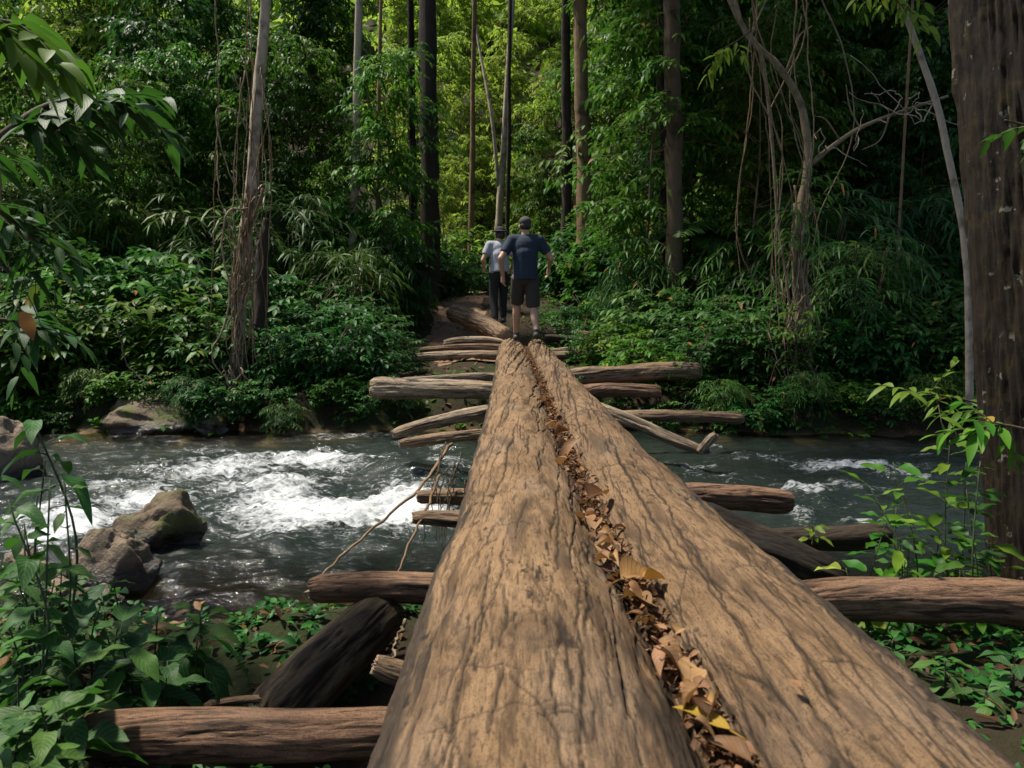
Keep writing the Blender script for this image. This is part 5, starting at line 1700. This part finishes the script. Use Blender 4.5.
def man():
    x, Y = 0.185, 10.55
    t = thing("person", "walker from behind in grey cap, navy t-shirt and dark shorts, nearest on the bridge", "person", (x, Y, BRIDGE_TOP), R(4))
    t["group"] = "walkers on the log bridge"
    hipL, hipR = (-0.09, 0, 0.90), (0.09, 0, 0.90)
    kneeL, kneeR = (-0.105, 0.17, 0.53), (0.115, 0.02, 0.47)
    ankL, ankR = (-0.11, 0.26, 0.10), (0.125, -0.30, 0.16)
    shL, shR = (-0.185, 0, 1.40), (0.185, 0, 1.40)
    elL, elR = (-0.345, -0.10, 1.15), (0.36, 0.02, 1.16)
    wrL, wrR = (-0.31, 0.06, 0.92), (0.36, 0.24, 1.04)
    hc = (0.0, 0.03, 1.60)
    P = [('e', (0, 0, 0.93), (0.155, 0.11, 0.12)), ('e', (0, 0, 1.10), (0.145, 0.10, 0.16)), ('e', (0, 0.0, 1.30), (0.175, 0.11, 0.17)), ('l', [shL, shR], (0.065, 0.065)),
         ('l', [(0, 0, 1.40), (0, 0.02, 1.54)], (0.062, 0.055))] + head_prims(hc)
    for sh, el, wr in ((shL, elL, wrL), (shR, elR, wrR)):
        P += [('l', [sh, el], (0.056, 0.044)), ('l', [el, wr], (0.045, 0.028))]
    for hp, kn, an in ((hipL, kneeL, ankL), (hipR, kneeR, ankR)):
        calf = tuple(np.array(kn) * 0.66 + np.array(an) * 0.34 + np.array((0, -0.025, 0)))
        P += [('l', [hp, kn], (0.092, 0.058)), ('l', [kn, calf, an], (0.056, 0.060, 0.036))]
    P += hand(wrL, (0.05, 0.25, -0.9), 1) + hand(wrR, (-0.05, 0.3, -0.9), -1)
    fuse("body", P, M_SKIN, t, 0.007, 3)
    fuse("t_shirt", [('e', (0, 0, 1.30), (0.198, 0.150, 0.19)), ('t', [(0, 0, 0.86), (0, 0, 1.04), (0, 0, 1.24), (0, 0, 1.40)], (0.182, 0.172, 0.178, 0.10)), ('l', [shL, shR], (0.084, 0.084)),
                     ('t', [shL, tuple(np.array(shL) * 0.30 + np.array(elL) * 0.70)], (0.080, 0.070)), ('t', [shR, tuple(np.array(shR) * 0.30 + np.array(elR) * 0.70)], (0.080, 0.070))], M_NAVY, t)
    fuse("shorts", [('e', (0, 0, 0.90), (0.172, 0.135, 0.13)), ('t', [hipL, tuple(np.array(hipL) * 0.02 + np.array(kneeL) * 0.98)], (0.110, 0.096)), ('t', [hipR, tuple(np.array(hipR) * 0.02 + np.array(kneeR) * 0.98)], (0.110, 0.096))], M_SHORTS, t)
    c = np.array(hc)
    fuse("cap", [('e', tuple(c + (0, -0.005, 0.055)), (0.088, 0.104, 0.078)), ('e', tuple(c + (0, 0.11, 0.045)), (0.07, 0.075, 0.012))], M_CAP, t, 0.008, 2)
    fuse("hair", [('e', tuple(c + (0, -0.03, 0.0)), (0.080, 0.075, 0.065))], M_HAIR, t, 0.008, 2)
    fuse("shoe", shoe(ankL, 0.0, t), M_SHOE, t, 0.008, 2)
    fuse("shoe", shoe(ankR, -0.02, t), M_SHOE, t, 0.008, 2)


def second():
    x, Y = -0.20, 12.3
    z = float(at(490, 324, 12.3).z)
    t = thing("person", "walker ahead in pale grey top, dark hat and black trousers, half hidden by the other", "person", (x, Y, z), R(14))
    t["group"] = "walkers on the log bridge"
    s = 0.92
    S = lambda p_: tuple(np.array(p_) * s)
    hipL, hipR = S((-0.09, 0, 0.90)), S((0.09, 0, 0.90))
    kneeL, kneeR = S((-0.10, 0.04, 0.49)), S((0.10, 0.16, 0.52))
    ankL, ankR = S((-0.10, -0.08, 0.10)), S((0.10, 0.14, 0.12))
    shL, shR = S((-0.17, 0.05, 1.38)), S((0.17, 0.05, 1.38))
    elL, elR = S((-0.30, 0.0, 1.12)), S((0.28, 0.0, 1.13))
    wrL, wrR = S((-0.24, 0.18, 1.0)), S((0.24, 0.16, 0.98))
    hc = S((0.03, 0.10, 1.58))
    P = [('e', S((0, 0, 0.93)), S((0.15, 0.11, 0.12))), ('e', S((0, 0.02, 1.10)), S((0.13, 0.09, 0.16))), ('e', S((0, 0.04, 1.29)), S((0.155, 0.10, 0.16))), ('l', [shL, shR], (0.055, 0.055)),
         ('l', [S((0, 0.05, 1.38)), S((0.02, 0.08, 1.53))], (0.052, 0.048))] + head_prims(hc, 0.95)
    for sh, el, wr in ((shL, elL, wrL), (shR, elR, wrR)):
        P += [('l', [sh, el], (0.046, 0.037)), ('l', [el, wr], (0.038, 0.025))]
    for hp, kn, an in ((hipL, kneeL, ankL), (hipR, kneeR, ankR)):
        P += [('l', [hp, kn], (0.085, 0.055)), ('l', [kn, an], (0.054, 0.034))]
    P += hand(wrL, (0.15, 0.5, -0.6), 1, 0.9) + hand(wrR, (-0.1, 0.5, -0.7), -1, 0.9)
    fuse("body", P, M_SKIN, t, 0.007, 3)
    fuse("shirt", [('e', S((0, 0.04, 1.30)), S((0.185, 0.13, 0.16))), ('t', [S((0, 0, 0.90)), S((0, 0.02, 1.05)), S((0, 0.03, 1.22)), S((0, 0.05, 1.38))], (0.168, 0.156, 0.160, 0.09)), ('l', [shL, shR], (0.076, 0.076)),
                   ('t', [shL, tuple(np.array(shL) * 0.35 + np.array(elL) * 0.65)], (0.074, 0.064)), ('t', [shR, tuple(np.array(shR) * 0.35 + np.array(elR) * 0.65)], (0.074, 0.064))], M_PALE, t)
    fuse("trousers", [('e', S((0, 0, 0.90)), S((0.165, 0.13, 0.12))), ('t', [hipL, kneeL, ankL], (0.10, 0.074, 0.055)), ('t', [hipR, kneeR, ankR], (0.10, 0.074, 0.055))], M_BLACK, t)
    c = np.array(hc)
    fuse("hat", [('e', tuple(c + (0, -0.005, 0.06)), (0.088, 0.10, 0.07)), ('e', tuple(c + (0, 0.0, 0.045)), (0.145, 0.155, 0.012))], M_BLACK, t, 0.008, 2)
    fuse("hair", [('e', tuple(c + (0, -0.03, -0.02)), (0.080, 0.075, 0.075))], M_HAIR, t, 0.008, 2)
    fuse("shoe", shoe(ankL, 0.0, t), M_SHOE, t, 0.008, 2)
    fuse("shoe", shoe(ankR, 0.02, t), M_SHOE, t, 0.008, 2)


man()
second()
